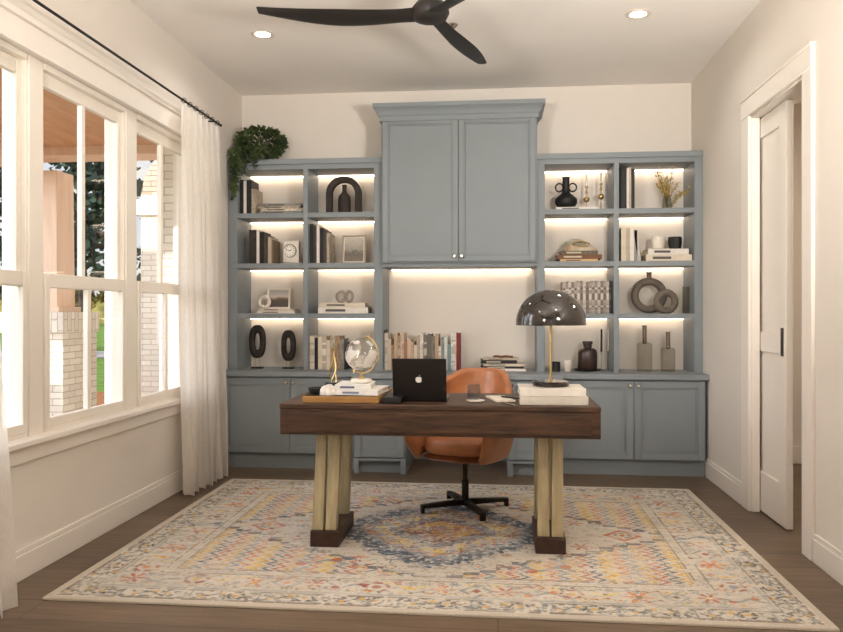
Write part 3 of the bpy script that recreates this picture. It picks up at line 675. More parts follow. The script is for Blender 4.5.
# ------------------------------------------------------------------ office chair
LEA = mat('cognac_leather', (180, 116, 74), .34, var=.38, vscale=5, bump=.12, bscale=90, spec=.5, coat=.15)
ch = thing('office_chair', 'cognac leather swivel tub chair on dark four-star base behind the desk', 'chair', (-.20, 4.66, RZ), R(-22))
def shell():
    vs = []; fs = []; na, nz_ = 40, 14
    for i in range(na + 1):
        a = R(-128) + R(256) * i / na; c = abs(a) / R(128)
        top = .845 - .30 * max(0, (c - .30) / .70) ** 1.3 - (.02 if c > .9 else 0)
        for j in range(nz_ + 1):
            t = j / nz_; z = .335 + (top - .335) * t
            r = .215 + .065 * math.sin(min(t * 1.7, 1.57)) ; lean = .10 * max(0, t - .35) * max(0, math.cos(a * .9))
            rx = r * 1.0; ry = r * 1.03
            fx_ = 1.14 if z < .5 else 1.14 - .42 * ((z - .5) / .345) ** 1.3
            vs.append((rx * math.sin(a) * fx_, ry * math.cos(a) * (1.04 if math.cos(a) > 0 else 1.75) + lean, z))
    for i in range(na):
        for j in range(nz_): q = i * (nz_ + 1) + j; fs.append((q, q + 1, q + nz_ + 2, q + nz_ + 1))
    return MB().add(vs, fs)
sh = shell().build('backrest', LEA, ch, smooth=True, angle=80, solid=.045, sub=1)
def cushion(rx, ry, z0, z1, yc=0, n=40, p=3.2):
    pr = [(.55, z0), (.86, z0 + .004), (.96, z0 + .02), (1, z0 + (z1 - z0) * .5), (.97, z1 - .018), (.88, z1 - .004), (.5, z1 + .006), (.001, z1 + .008)]
    vs = []; fs = []
    for k, z in pr:
        for i in range(n):
            a = 2 * PI * i / n; c, s_ = math.cos(a), math.sin(a); r = (abs(c) ** p + abs(s_) ** p) ** (-1 / p)
            vs.append((k * rx * r * c, yc + k * ry * r * s_, z))
    for j in range(len(pr) - 1):
        for i in range(n): q = (i + 1) % n; fs.append((j * n + i, j * n + q, j * n + n + q, j * n + n + i))
    fs.append(tuple(range(n))); return MB().add(vs, fs)
cushion(.215, .215, .36, .455, -.035).build('seat', LEA, ch, smooth=True, angle=70)
cushion(.24, .21, .312, .35, .0).build('seat_shell', LEA, ch, smooth=True, angle=70)
MB().lathe([(.022, .045), (.022, .18), (.016, .185), (.016, .30), (.05, .305), (.05, .315)], 20).build('pedestal', BRONZE, ch, smooth=True)
for k in range(4):
    a = R(24 + 22 + 90 * k)
    m = MB(); ln = .285
    m.hexa([(.0, -.022, .03), (ln, -.018, .028), (ln, .018, .028), (.0, .022, .03)], [(.0, -.022, .066), (ln, -.018, .05), (ln, .018, .05), (.0, .022, .066)])
    m.box(ln - .02, ln, -.018, .018, 0, .03)
    m.build('base_arm', BRONZE, ch, rz=a, bevel=.004, seg=2)

# ------------------------------------------------------------------ books
BM = {}
def bmat(c, pat=0):
    k = (c, pat)
    if k not in BM: BM[k] = mat('book_cover_%02x%02x%02x_%d' % (*c, pat), c, .6, var=(.12, .45)[pat], vscale=(14, 38)[pat], stretch=(1, 1, 1), bump=.03, detail=2)
    return BM[k]
def book(t, d, h, col, label, loc, group, lean=0, flat=False, rz=0, pat=0, band=None):
    """upright: spine faces the room (-y), thickness along x. flat: width t along x, depth d, height h, spine facing the room"""
    m = MB(); c = .003
    if not flat:
        m.box(-t / 2, -t / 2 + c, 0, d, 0, h); m.box(t / 2 - c, t / 2, 0, d, 0, h); m.box(-t / 2, t / 2, -c * .5, c, 0, h)
        pg = B(-t / 2 + c, t / 2 - c, c, d - .005, .004, h - .004)
    else:
        m.box(-t / 2, t / 2, 0, d, 0, c); m.box(-t / 2, t / 2, 0, d, h - c, h); m.box(-t / 2, t / 2, -c * .5, c, 0, h)
        pg = B(-t / 2 + .004, t / 2 - .004, c, d - .005, c, h - c)
    o = m.build('book', bmat(col, pat), loc=loc, bevel=.0008, seg=1)
    o.rotation_euler = (0, lean, rz)
    pg.build('pages', PAPER, o)
    if band:
        if not flat:
            if t > .012:
                for z0, z1 in ((.74, .80), (.2, .24), (.42, .62)): B(-t / 2 + .003, t / 2 - .003, -c * .5 - .0006, -c * .5 + .0002, h * z0, h * z1).build('spine_title', bmat(band), o)
        else:
            B(-t * .35, t * .05, -c * .5 - .0006, -c * .5 + .0002, h * .3, h * .7).build('spine_title', bmat(band), o)
    return tag(o, label, 'book', group)
ORD = ['first', 'second', 'third', 'fourth', 'fifth', 'sixth', 'seventh', 'eighth', 'ninth', 'tenth', 'eleventh', 'twelfth', 'thirteenth', 'fourteenth', 'fifteenth', 'sixteenth', 'seventeenth', 'eighteenth', 'nineteenth', 'twentieth', 'twenty-first', 'twenty-second', 'twenty-third', 'twenty-fourth']
CN = {}
def cname(c):
    r, g, b = c; mxv, mn = max(c), min(c); l = (mxv + mn) / 2
    if r > 1.45 * b and r > g * 1.25 and l < 140: return 'dark red' if r > 1.9 * g else 'brown'
    if mxv - mn < 16: return 'black' if l < 60 else 'grey' if l < 175 else 'white'
    if b > r: return 'blue-grey'
    if r - b > 60 and l < 190: return 'tan' if l > 100 else 'brown'
    return 'cream' if l > 185 else 'beige' if l > 140 else 'taupe' if l > 70 else 'black'
def row(x0px, zbase, Y, spec, where, group):
    """spec: (width_px, top_py, colour[, lean_deg[, pattern[, band]]]) from left to right, butted together"""
    x = x0px
    for i, s_ in enumerate(spec):
        wpx, top, c = s_[:3]; ln = s_[3] if len(s_) > 3 else 0; pat = s_[4] if len(s_) > 4 else 0; band = s_[5] if len(s_) > 5 else None
        a = ax(x, Y); b = ax(x + wpx, Y); th = b - a - .0008; hh = at(x, top, Y).z - zbase
        cx = (a + b) / 2; z = zbase + .0005
        if ln:
            z += abs(math.sin(R(ln))) * th / 2
        book(th, min(.19, YB - Y - .06), hh, c, '%s upright book, %s from the left %s' % (cname(c), ORD[i], where), (cx, Y, z), group, lean=R(ln), pat=pat, band=band)
        x += wpx + abs(hh * math.sin(R(ln))) * 122 * (1 if ln else 0)
    return x
def pile(specs, Y, zbase, where, group):
    """specs bottom to top: (px0, px1, height, colour, depth, rz, pattern)"""
    z = zbase + .0005; n = len(specs)
    for i, (a, b, h, c, d_, rz, pat) in enumerate(specs):
        xa, xb = ax(a, Y), ax(b, Y)
        pos = 'top' if (i == n - 1 and n > 1) else 'bottom' if i == 0 else ORD[i] + ' from the bottom' if n > 3 else 'middle'
        lab = '%s book lying flat, %s one %s' % (cname(c), pos, where) if n > 1 else '%s book lying flat %s' % (cname(c), where)
        book(xb - xa, d_, h - .0006, c, lab, ((xa + xb) / 2, Y, z), group, flat=True, rz=R(rz), pat=pat, band=(90, 84, 78) if sum(c) > 400 else (190, 176, 150))
        z += h
    return z
S1, S2, S3 = SH[2] + .02, SH[1] + .02, SH[0] + .02   # shelf surfaces top to bottom
K, Wh, Cr, Be, Gr, Br = (30, 28, 27), (226, 218, 208), (216, 202, 182), (186, 172, 152), (146, 142, 136), (104, 78, 58)
YBk = 6.0
# left bookcase
row(238.5, S1, YBk, [(5, 180, K), (3, 181, Wh), (5, 180, K), (4, 189, Be, 0, 1)], 'on the top left shelf under the plant', 'books under the plant')
pile([(259, 302, .022, Gr, .2, 0, 1), (261, 303, .022, Cr, .2, 2, 1), (258, 300, .02, Be, .2, -2, 1), (262, 302, .02, Gr, .18, 3, 1)], YBk, S1, 'of the stack beside the plant', 'grey stack on the top left shelf')
row(249, S2, YBk, [(7.5, 230, (52, 44, 38), 0, 1), (3, 230, Wh), (4.5, 232, K), (4, 235, (80, 66, 54), 0, 1), (3.5, 237, Be), (2, 240, (120, 100, 80))], 'in the row left of the clock', 'books left of the clock')
row(308.6, S2, YBk, [(5, 224, K), (3, 226, (60, 54, 50)), (3, 225, Wh), (4, 228, K), (3, 230, (70, 60, 52)), (3, 233, Be, 0, 1)], 'in the row left of the picture frame', 'dark books left of the picture frame')
pile([(257, 295, .02, Wh, .2, 0, 0), (259, 293, .018, Cr, .19, -2, 0)], YBk, S3, 'under the leaning landscape frame', 'magazines under the landscape frame')
zb3 = pile([(318, 368, .05, Wh, .22, 0, 0), (320, 365, .035, Cr, .2, 2, 0)], YBk, S3, 'under the link sculpture', 'books under the link sculpture')
row(309.5, CTZ, YBk, [(5, 336, Cr, 0, 0, Be), (3.5, 338, K), (4, 337, Cr), (4.5, 336, Be, 0, 0, Wh), (3.5, 340, Cr), (5, 337, Be, 0, 1), (5, 336, (170, 140, 110), 0, 1), (4, 339, Gr, 0, 1), (2.5, 342, K, 9)], 'in the cream row behind the globe', 'cream books behind the globe')
# books behind the laptop
rr = random.Random(4)
tp = [330, 333, 339, 345, 333, 336, 333, 341, 339, 342, 345, 336, 333, 335, 334, 336, 334, 346, 338, 337, 344, 332, 333]
wd = [2.5, 3.6, 3, 3, 3.6, 2.4, 4, 3.2, 3.6, 3, 3.4, 2.6, 3.4, 4, 4, 3.6, 3.6, 2.6, 3, 3.4, 3.4, 5.4, 3.6]
cl = [K, (206, 198, 184), (196, 182, 160), (170, 140, 118), (190, 160, 132), (150, 128, 108), (206, 180, 156), (158, 112, 90), (204, 176, 150), (198, 168, 140), (214, 198, 174), (176, 160, 140), Wh, (112, 104, 94), (104, 98, 90), (132, 120, 106), (184, 158, 132), Wh, (150, 150, 144), (206, 206, 198), (120, 142, 146), (228, 222, 214), (122, 38, 30)]
row(382, CTZ, 6.0, [(w_, t_, c_, 0, 1 if i % 3 == 0 else 0, Be if i % 4 == 1 else None) for i, (w_, t_, c_) in enumerate(zip(wd, tp, cl))], 'in the long row behind the laptop', 'long row of books behind the laptop')
zc3 = pile([(480, 526, .022, Wh, .24, 0, 0), (481, 524, .018, K, .23, 2, 0), (483, 524, .020, Cr, .23, -2, 0), (481, 517, .028, K, .22, 3, 0), (483, 519, .014, Be, .2, 0, 0)], 5.95, CTZ, 'of the stack behind the chair', 'magazine stack behind the chair')
# right bookcase
pile([(556, 598, .022, Wh, .2, 0, 0)], 5.99, S1, 'under the black handled vase', 'book under the handled vase')
row(620.6, S1, 6.0, [(6, 166, K, 0), (2.5, 168, Wh), (2.2, 167, Be), (3.4, 169, K, 0)], 'left of the dried flowers', 'black books left of the dried flowers')
row(621, S2, 6.0, [(5, 228, Cr), (4, 228, Be), (4, 229, Wh), (3.4, 230, Gr), (3.6, 230, (186, 180, 170), -7)], 'left of the white cup', 'cream books left of the white cup')
zd2 = pile([(646, 692, .05, Cr, .22, 0, 0), (648, 689, .045, Wh, .2, 2, 0)], 5.99, S2, 'under the white cup and black bowl', 'cream books under the cup and bowl')
zc2 = pile([(560, 598, .02, (206, 170, 120), .2, 0, 0), (557, 602, .035, (112, 70, 42), .22, 0, 0), (561, 598, .03, (108, 96, 78), .2, 2, 1)], 5.99, S2, 'under the pale draped sculpture', 'brown books under the draped sculpture')
spec = []
rr = random.Random(8)
for i in range(17):
    spec.append((2.92 if i < 16 else 2.4, 281 + rr.choice([0, 1, 2, 0]), [(178, 166, 154), (150, 138, 128), (196, 184, 170), (128, 120, 116), (168, 150, 138)][i % 5] if i < 16 else K, 0, 1 if i > 4 else 0, (206, 196, 182) if i % 2 else (100, 90, 84)))
row(562.5, S3, 6.0, spec, 'on the shelf above the dark bottle', 'patterned books above the dark bottle')

# ------------------------------------------------------------------ shelf objects
# trailing plant
GREEN = mat('leaf_green', (84, 98, 54), .55, col2=(40, 54, 32), vscale=9); STEM = mat('vine_stem', (70, 76, 42), .7, var=.2)
def leaf(m, p, dr, s, rnd):
    dr = dr.normalized(); sd = dr.cross(Vector((rnd.uniform(-1, 1), rnd.uniform(-1, 1), rnd.uniform(-1, 1)))).normalized(); nn = dr.cross(sd)
    m.add([p, p + dr * s * .35 + sd * s * .36, p + dr * s * .8 + sd * s * .25 + nn * s * .05, p + dr * s * 1.1, p + dr * s * .8 - sd * s * .25 + nn * s * .05, p + dr * s * .35 - sd * s * .36], [(0, 1, 2, 3), (0, 3, 4, 5)])
rnd = random.Random(2)
pc = Vector((ax(260.5, 6.07), 6.07, TOPZ + .0))
pl = thing('potted_plant', 'bushy green trailing plant on top of the left bookcase', 'plant', tuple(pc + Vector((0, 0, .013))))
MB().lathe([(.05, 0), (.075, .12), (.08, .125), (.072, .125), (.05, .02), (.0001, .02)], 24).build('pot', BLACK, pl, smooth=True)
m = MB()
for i in range(1500):
    th = rnd.uniform(0, 2 * PI); z = rnd.uniform(-.75, 1); r = math.sqrt(max(0, 1 - z * z)) * rnd.uniform(.72, 1.05); zz = z * rnd.uniform(.75, 1.05)
    p = Vector((r * math.cos(th) * .20, r * math.sin(th) * .13, .155 + zz * .13))
    if p.z < .012 and p.y > -.11: p.z = .02
    if p.y > .18: p.y = .18
    if p.x < -.17: p.x = -.17
    leaf(m, p, Vector((math.cos(th) + rnd.uniform(-.6, .6), math.sin(th) + rnd.uniform(-.6, .6), zz + rnd.uniform(-.8, .3))), rnd.uniform(.022, .04), rnd)
m.build('foliage', GREEN, pl)
m = MB(); ms = MB()
for k, (x, ln) in enumerate([(-.17, .42), (-.165, .38), (-.15, .34), (-.16, .30), (-.16, .27), (-.14, .2), (-.12, .28), (-.1, .17), (-.07, .22), (-.04, .13), (0, .17), (.03, .1), (.07, .08), (-.172, .44), (-.155, .4), (-.175, .35)]):
    pts = []
    for j in range(12):
        t_ = j / 11; q = 1 if t_ > .18 else t_ / .18
        pts.append(Vector((x * q + .008 * math.sin(9 * t_ + k), -.165 - .01 * math.sin(k) if t_ > .15 else -.165 * t_ / .15, .10 + .02 * (1 - q) - max(0, (t_ - .12)) * ln * 1.1)))
    ms.tube(pts, .0018, 5)
    for p in pts[2:]:
        for _ in range(5): leaf(m, p + Vector((rnd.uniform(-.014, .014), rnd.uniform(-.012, .004), rnd.uniform(-.015, .015))), Vector((rnd.uniform(-1, 1), rnd.uniform(-1, .2), rnd.uniform(-.9, .3))), rnd.uniform(.018, .03), rnd)
m.build('vine_leaves', GREEN, pl); ms.build('vines', STEM, pl)
def lat(name, prof, material, label, cat, loc, n=28, group=None, angle=45):
    o = MB().lathe(prof, n).build(name, material, loc=loc, smooth=True, angle=angle); tag(o, label, cat, group); return o
DARKC = mat('dark_stoneware', (52, 42, 36), .7, var=.4, vscale=24, bump=.2, bscale=60)
TAUPE = mat('taupe_stoneware', (112, 100, 88), .65, var=.3, vscale=20, bump=.15, bscale=70)
# arch + bottle
ac = at(343.5, 0, 6.08); m = MB(); ro, ri = .145, .095; zc_ = .165
po = [(-ro, 0)] + [(-ro * math.cos(PI * i / 24), zc_ + ro * math.sin(PI * i / 24)) for i in range(25)] + [(ro, 0), (ri, 0)] + [(ri * math.cos(PI * i / 24), zc_ + ri * math.sin(PI * i / 24)) for i in range(25)] + [(-ri, 0)]
n = 27
outer = [(-ro, 0)] + [(-ro * math.cos(PI * i / 24), zc_ + ro * math.sin(PI * i / 24)) for i in range(25)] + [(ro, 0)]
inner = [(-ri, 0)] + [(-ri * math.cos(PI * i / 24), zc_ + ri * math.sin(PI * i / 24)) for i in range(25)] + [(ri, 0)]
vs = []
for y in (-.03, .03):
    vs += [(x, y, z) for x, z in outer] + [(x, y, z) for x, z in inner]
fs = []
for i in range(n - 1):
    fs += [(i, i + 1, n + i + 1, n + i), (2 * n + i, 3 * n + i, 3 * n + i + 1, 2 * n + i + 1), (i, 2 * n + i, 2 * n + i + 1, i + 1), (n + i, n + i + 1, 3 * n + i + 1, 3 * n + i)]
fs += [(0, n, 3 * n, 2 * n), (n - 1, 3 * n - 1, 4 * n - 1, 2 * n - 1)]
tag(m.add(vs, fs).build('arch_sculpture', DARKC, loc=(ac.x, 6.10, S1), bevel=.004), 'dark textured arch sculpture on the top shelf of the left bookcase', 'sculpture')
lat('bottle_vase', [(.045, 0), (.052, .01), (.052, .12), (.046, .15), (.024, .175), (.018, .19), (.018, .235), (.022, .24), (.0001, .24)], DARKC, 'dark ribbed bottle vase standing inside the arch sculpture', 'vase', (ac.x + .003, 6.10, S1))
# clock
cx = ax(291, 6.03)
ck = thing('mantel_clock', 'square white mantel clock with round dial and black hands', 'clock', (cx, 6.03, S2))
B(-.064, .064, 0, .05, .012, .185).build('case', CERW, ck, bevel=.004)
B(-.07, .07, -.005, .055, 0, .012).build('base', NICKEL, ck, bevel=.002)
m = MB(); m.T = Matrix.Translation((-.008, -.002, .105)) @ Matrix.Rotation(R(90), 4, 'X')
m.lathe([(.046, -.002), (.046, .004), (.052, .006), (.055, .002), (.055, -.002)], 36); m.build('bezel', NICKEL, ck, smooth=True)
m = MB(); m.T = Matrix.Translation((-.008, -.002, .105)) @ Matrix.Rotation(R(90), 4, 'X'); m.lathe([(.0001, .002), (.046, .002), (.046, -.001)], 36)
m.build('dial', mat('dial_white', (238, 232, 222), .5, var=.02), ck)
m = MB()
for k in range(12):
    a = 2 * PI * k / 12; c_, s_ = math.sin(a), math.cos(a)
    m.T = Matrix.Translation((-.008 + .037 * c_, -.0045, .105 + .037 * s_)) @ Matrix.Rotation(a, 4, 'Y'); m.box(-.002, .002, -.0005, .0005, -.005, .005)
m.build('hour_marks', BLACK, ck)
for a, ln in ((50, .022), (-70, .032)):
    m = MB(); m.T = Matrix.Translation((-.008, -.0055, .105)) @ Matrix.Rotation(R(a), 4, 'Y'); m.box(-.002, .002, -.0006, .0006, -.004, ln); m.build('hand', BLACK, ck)
# picture frames
def pic(name, w_, h_, loc, tilt, rz, fm, pm_, label, fw=.012, mat_w=.02):
    t = thing(name, label, 'picture frame', loc, rz)
    T = Matrix.Rotation(tilt, 4, 'X')
    m = MB(); m.T = T
    m.box(-w_ / 2, -w_ / 2 + fw, 0, .015, 0, h_); m.box(w_ / 2 - fw, w_ / 2, 0, .015, 0, h_); m.box(-w_ / 2 + fw, w_ / 2 - fw, 0, .015, 0, fw); m.box(-w_ / 2 + fw, w_ / 2 - fw, 0, .015, h_ - fw, h_)
    m.build('frame', fm, t, bevel=.0015)
    m = MB(); m.T = T; m.box(-w_ / 2 + fw, w_ / 2 - fw, .006, .013, fw, h_ - fw); m.build('mount', CERW, t)
    m = MB(); m.T = T; m.box(-w_ / 2 + fw + mat_w, w_ / 2 - fw - mat_w, .004, .0065, fw + mat_w, h_ - fw - mat_w); m.build('picture', pm_, t)
def land_mat(name, stops, sc, axis=2, off=0, h=1.0, nz=.15):
    m = bpy.data.materials.new(name); m.use_nodes = True; nt = m.node_tree; p = nt.nodes['Principled BSDF']; L = nt.links.new
    t = N(nt, 'ShaderNodeTexCoord'); s = N(nt, 'ShaderNodeSeparateXYZ'); L(t.outputs['Generated'], s.inputs[0])
    n = N(nt, 'ShaderNodeTexNoise', i_Scale=sc, i_Detail=5.0); L(t.outputs['Generated'], n.inputs[0])
    a = N(nt, 'ShaderNodeMath', operation='MULTIPLY_ADD', i_1=nz * 2, i_2=-nz); L(n.outputs[0], a.inputs[0])
    b = N(nt, 'ShaderNodeMath', operation='ADD'); L(a.outputs[0], b.inputs[0]); L(s.outputs[axis], b.inputs[1])
    r = ramp(nt, [(p_, lin(c)) for p_, c in stops], b.outputs[0]); L(r.outputs[0], p.inputs['Base Color']); p.inputs['Roughness'].default_value = .35; return m
FRW = mat('pale_wood_frame', (168, 150, 128), .5, var=.1, vscale=20)
pic('picture_frame', .195, .235, (ax(353.5, 6.06), 6.06, S2), R(-8), 0, FRW, land_mat('grey_building_print', [(.0, (120, 110, 98)), (.35, (96, 88, 78)), (.5, (150, 142, 130)), (1, (186, 176, 162))], 9, nz=.3), 'pale wood frame with grey print standing right of dark books', mat_w=.008)
zz_ = S3 + .039
pic('picture_frame', .19, .175, (ax(279, 6.08), 6.06, zz_), R(-14), R(8), CERW, land_mat('dark_landscape_print', [(.0, (60, 50, 42)), (.42, (74, 60, 48)), (.5, (130, 106, 84)), (.58, (186, 176, 162)), (1, (150, 146, 140))], 3, nz=.12), 'white frame with dark landscape leaning on the magazines', fw=.01, mat_w=.006)
m = MB(); m.T = Matrix.Translation((0, 0, .055)); m.tube([(.041 * math.cos(a), 0, .041 * math.sin(a)) for a in [2 * PI * i / 32 for i in range(32)]], .013, 10, closed=True)
tag(m.build('ring_sculpture', CERW, loc=(ax(264, 6.0), 6.015, zz_), smooth=True), 'white ring sculpture in front of the landscape frame', 'sculpture')
# link sculpture
lk = thing('link_sculpture', 'grey chain link sculpture of two loops on white books', 'sculpture', (ax(345, 6.08), 6.08, zb3))
for k, (x, rz_) in enumerate(((-.03, 20), (.035, -35))):
    m = MB(); m.T = Matrix.Translation((x, 0, .052)) @ Matrix.Rotation(R(rz_), 4, 'Z')
    m.tube([(.036 * math.cos(a), 0, .040 * math.sin(a)) for a in [2 * PI * i / 28 for i in range(28)]], .0118, 10, closed=True); m.build('loop', mat('grey_stone', (160, 150, 138), .8, var=.25, vscale=30, bump=.1), lk, smooth=True)
# oval sculptures
DW = mat('dark_carved_wood', (48, 38, 32), .65, var=.4, vscale=30, bump=.3, bscale=50)
for px, top, bot, hw_, lab in ((257.5, 325, 358, .068, 'taller dark oval sculpture on stand, on the left countertop'), (288.5, 330, 361, .06, 'shorter dark oval sculpture on stand, beside the cream books')):
    Y = 6.08; p1 = at(px, top, Y); p0 = at(px, bot, Y); hh = (p1.z - p0.z) / 2; zc_ = (p1.z + p0.z) / 2 - CTZ
    t = thing('oval_sculpture', lab, 'sculpture', (p0.x, Y, CTZ), group='dark oval sculptures on stands')
    m = MB(); na = 36; vs = []; fs = []
    sup = lambda a, rx, rz: (rx * math.copysign(abs(math.cos(a)) ** .8, math.cos(a)), rz * math.copysign(abs(math.sin(a)) ** .8, math.sin(a)))
    sec = [(1, -.012), (1, .012), (.86, .022), (.45, .022), (.32, .012), (.32, -.012), (.45, -.022), (.86, -.022)]
    for i in range(na):
        a = 2 * PI * i / na
        for k_, y in sec:
            x, z = sup(a, hw_ * k_, hh * (1 - (1 - k_) * .72)); vs.append((x, y, zc_ + z))
    for i in range(na):
        j = (i + 1) % na
        for k_ in range(8): q = (k_ + 1) % 8; fs.append((i * 8 + k_, i * 8 + q, j * 8 + q, j * 8 + k_))
    m.add(vs, fs); m.build('oval', DW, t, smooth=True, angle=50)
    B(-.045, .045, -.03, .03, 0, .012).build('base', BLACK, t, bevel=.002)
    for x in (-.018, .018): MB().tube([(x, 0, .01), (x, 0, zc_ - hh + .012)], .0025, 8).build('stand_rod', BRASS, t)
# object on the middle stack
m = MB(); r3 = random.Random(3)
pts = [Vector((-.07 + .14 * i / 13, .03 * math.sin(i * .9), .009)) for i in range(14)]
for p in pts: m.ball(p, .009, 10)
tag(m.build('bead_strand', mat('brown_beads', (120, 74, 48), .5, var=.3, vscale=30), loc=(ax(503, 6.05), 6.05, zc3), smooth=True), 'brown wooden bead strand on the magazine stack', 'beads')
# black handled vase
zt_ = S1 + .0225; vx = ax(566, 6.08)
t = thing('handled_vase', 'black bulbous vase with two ring handles on a white book', 'vase', (vx, 6.08, zt_))
MB().lathe([(.045, 0), (.07, .012), (.088, .045), (.084, .075), (.06, .10), (.034, .118), (.028, .135), (.027, .235), (.031, .245), (.026, .245), (.022, .235), (.022, .14), (.0001, .13)], 36).build('body', BLACK, t, smooth=True, angle=60)
for s in (-1, 1):
    m = MB(); m.T = Matrix.Translation((s * .052, 0, .165)); m.tube([(.03 * math.cos(a), 0, .032 * math.sin(a)) for a in [2 * PI * i / 24 for i in range(24)]], .006, 8, closed=True); m.build('handle', BLACK, t, smooth=True)
WAX = mat('ivory_wax', (236, 226, 208), .5, var=.03)
for px, dz, lab in ((586.5, 0, 'shorter brass candlestick with ivory taper, next to the handled vase'), (601, .02, 'taller brass candlestick with ivory taper, nearest the divider')):
    z0_ = S1; X = ax(px, 6.12)
    if px < 598: z0_ = S1 + .0225
    X = ax(px, 6.12); t = thing('candlestick', lab, 'candlestick', (X, 6.12, z0_), group='brass candlesticks on the top right shelf'); k = .0225 if px > 598 else 0
    z1_ = .15 + dz + k
    MB().lathe([(.034, 0), (.034, .004), (.012, .01), (.005, .02), (.005, .05 + dz + k), (.0045, .052 + dz + k)], 20).build('foot', BRASS, t, smooth=True)
    MB().ball((0, 0, .075 + dz + k), .024, 20).build('ball', BRASS, t, smooth=True)
    MB().lathe([(.005, .097 + dz + k), (.006, .12 + dz + k), (.012, .132 + dz + k), (.006, .142 + dz + k), (.006, .165 + dz + k), (.013, .172 + dz + k), (.013, .182 + dz + k), (.009, .182 + dz + k)], 16).build('stem', BRASS, t, smooth=True)
    MB().lathe([(.0085, .18 + dz + k), (.008, .262 + dz + k), (.003, .272 + dz + k), (.0001, .273 + dz + k)], 14).build('candle', WAX, t, smooth=True)
# dried flowers
fl = thing('flower_vase', 'small glass vase of dried yellow flowers on the top right shelf', 'vase', (ax(667, 6.1), 6.1, S1))
MB().lathe([(.03, 0), (.036, .004), (.038, .03), (.034, .08), (.026, .10), (.030, .115), (.028, .115), (.024, .10), (.032, .08), (.035, .03), (.033, .008), (.0001, .006)], 28, cap=False).build('vase_body', GLASS, fl, smooth=True)
m = MB(); mf = MB(); r4 = random.Random(6)
for k in range(16):
    a = r4.uniform(0, 2 * PI); sp_ = r4.uniform(.02, .12); hgt = r4.uniform(.18, .32); dx, dy = math.cos(a) * sp_ * .8, math.sin(a) * sp_ * .5
    if k > 12: dx, dy, hgt = .13 + .02 * (k - 13), -.02, .12 + .03 * (k - 13)
    if k in (3, 4): dx, hgt = -.08, .31
    pts = [Vector((dx * (t_ / 9) ** 1.4, dy * (t_ / 9) ** 1.4, .01 + (hgt - .01) * (t_ / 9) + .012 * math.sin(t_ + k))) for t_ in range(10)]
    m.tube(pts, .0014, 5)
    for p in pts[4:]:
        for _ in range(8): leaf(mf, p + Vector((r4.uniform(-.014, .014), r4.uniform(-.014, .014), r4.uniform(-.012, .012))), Vector((r4.uniform(-1, 1), r4.uniform(-1, 1), r4.uniform(-.6, 1))), r4.uniform(.008, .017), r4)
m.build('stems', STEM, fl); mf.build('flowers', mat('dried_yellow', (206, 174, 92), .8, var=.3, vscale=40), fl)
# draped sculpture
def blob(w_, d_, h_, seed, n=36):
    r_ = random.Random(seed); vs = []; fs = []; M_ = 10
    for j in range(M_ + 1):
        ph = PI / 2 * j / M_
        for i in range(n):
            a = 2 * PI * i / n; k = 1 + .10 * math.sin(3 * a + 1 + 2 * ph) + .05 * math.sin(7 * a + seed)
            vs.append((w_ * math.cos(ph) ** .6 * k * math.cos(a) if j < M_ else 0, d_ * math.cos(ph) ** .6 * k * math.sin(a) if j < M_ else 0, h_ * math.sin(ph) * (1 + .12 * math.sin(2 * a + seed))))
    for j in range(M_):
        for i in range(n): q = (i + 1) % n; fs.append((j * n + i, j * n + q, j * n + n + q, j * n + n + i))
    fs.append(tuple(range(n))); return MB().add(vs, fs)
SHELLM = mat('pale_marble', (206, 192, 168), .45, col2=(150, 124, 92), vscale=8, detail=6)
t = thing('draped_sculpture', 'pale folded stone sculpture with gold knot on brown books', 'sculpture', (ax(578, 6.08), 6.08, zc2))
blob(.135, .07, .05, 1).build('lower_fold', SHELLM, t, smooth=True, angle=70)
m = blob(.085, .055, .05, 3); m.v = [(x - .025, y + .02, z + .045) for x, y, z in m.v]; m.build('upper_fold', mat('sage_marble', (178, 172, 150), .5, var=.3, vscale=10), t, smooth=True, angle=70)
m = MB(); m.tube([Vector((.06 * math.cos(a) + .02, -.052 + .012 * math.sin(2 * a), .055 + .018 * math.sin(a))) for a in [2 * PI * i / 30 for i in range(30)]], .006, 8, closed=True); m.build('gold_knot', BRASS, t, smooth=True)
# cup and bowl
lat('cup', [(.03, 0), (.046, .01), (.054, .05), (.05, .095), (.046, .10), (.043, .095), (.046, .05), (.036, .012), (.0001, .012)], CERW, 'round white ceramic cup on the cream books', 'cup', (ax(658, 6.07), 6.07, zd2))
lat('bowl', [(.032, 0), (.045, .004), (.053, .05), (.051, .095), (.047, .095), (.047, .05), (.038, .012), (.0001, .01)], BLACK, 'black faceted bowl beside the white cup', 'bowl', (ax(675, 6.07), 6.07, zd2), n=10, angle=20)
# ring vases
def ring_vase(px, cy, R0, r0, label, Y, hole, neck, mt, ry=0, base=S3):
    X = ax(px, Y); z0_ = R0
    t = thing('ring_vase', label, 'vase', (X, Y, base), ry, group='taupe ring vases on the right bookcase')
    m = MB(); m.T = Matrix.Translation((0, 0, z0_)); rm = (R0 + hole) / 2; rt = (R0 - hole) / 2
    m.tube([(rm * math.cos(a), 0, rm * math.sin(a)) for a in [2 * PI * i / 44 for i in range(44)]], rt, 14, closed=True, flat=r0 / rt)
    m.build('ring', mt, t, smooth=True, angle=80)
    if neck: MB().lathe([(.02, R0 * 2 - .012), (.018, R0 * 2 + .03), (.024, R0 * 2 + .034), (.024, R0 * 2 + .04), (.016, R0 * 2 + .04), (.014, R0 * 2)], 20).build('neck', mt, t, smooth=True)
ring_vase(649, 296, .142, .03, 'large taupe ring vase with short neck on the right bookcase', 6.12, .078, True, TAUPE)
ring_vase(666, 301, .092, .028, 'small taupe ring vase in front of the large one', 6.03, .048, False, TAUPE, R(10))
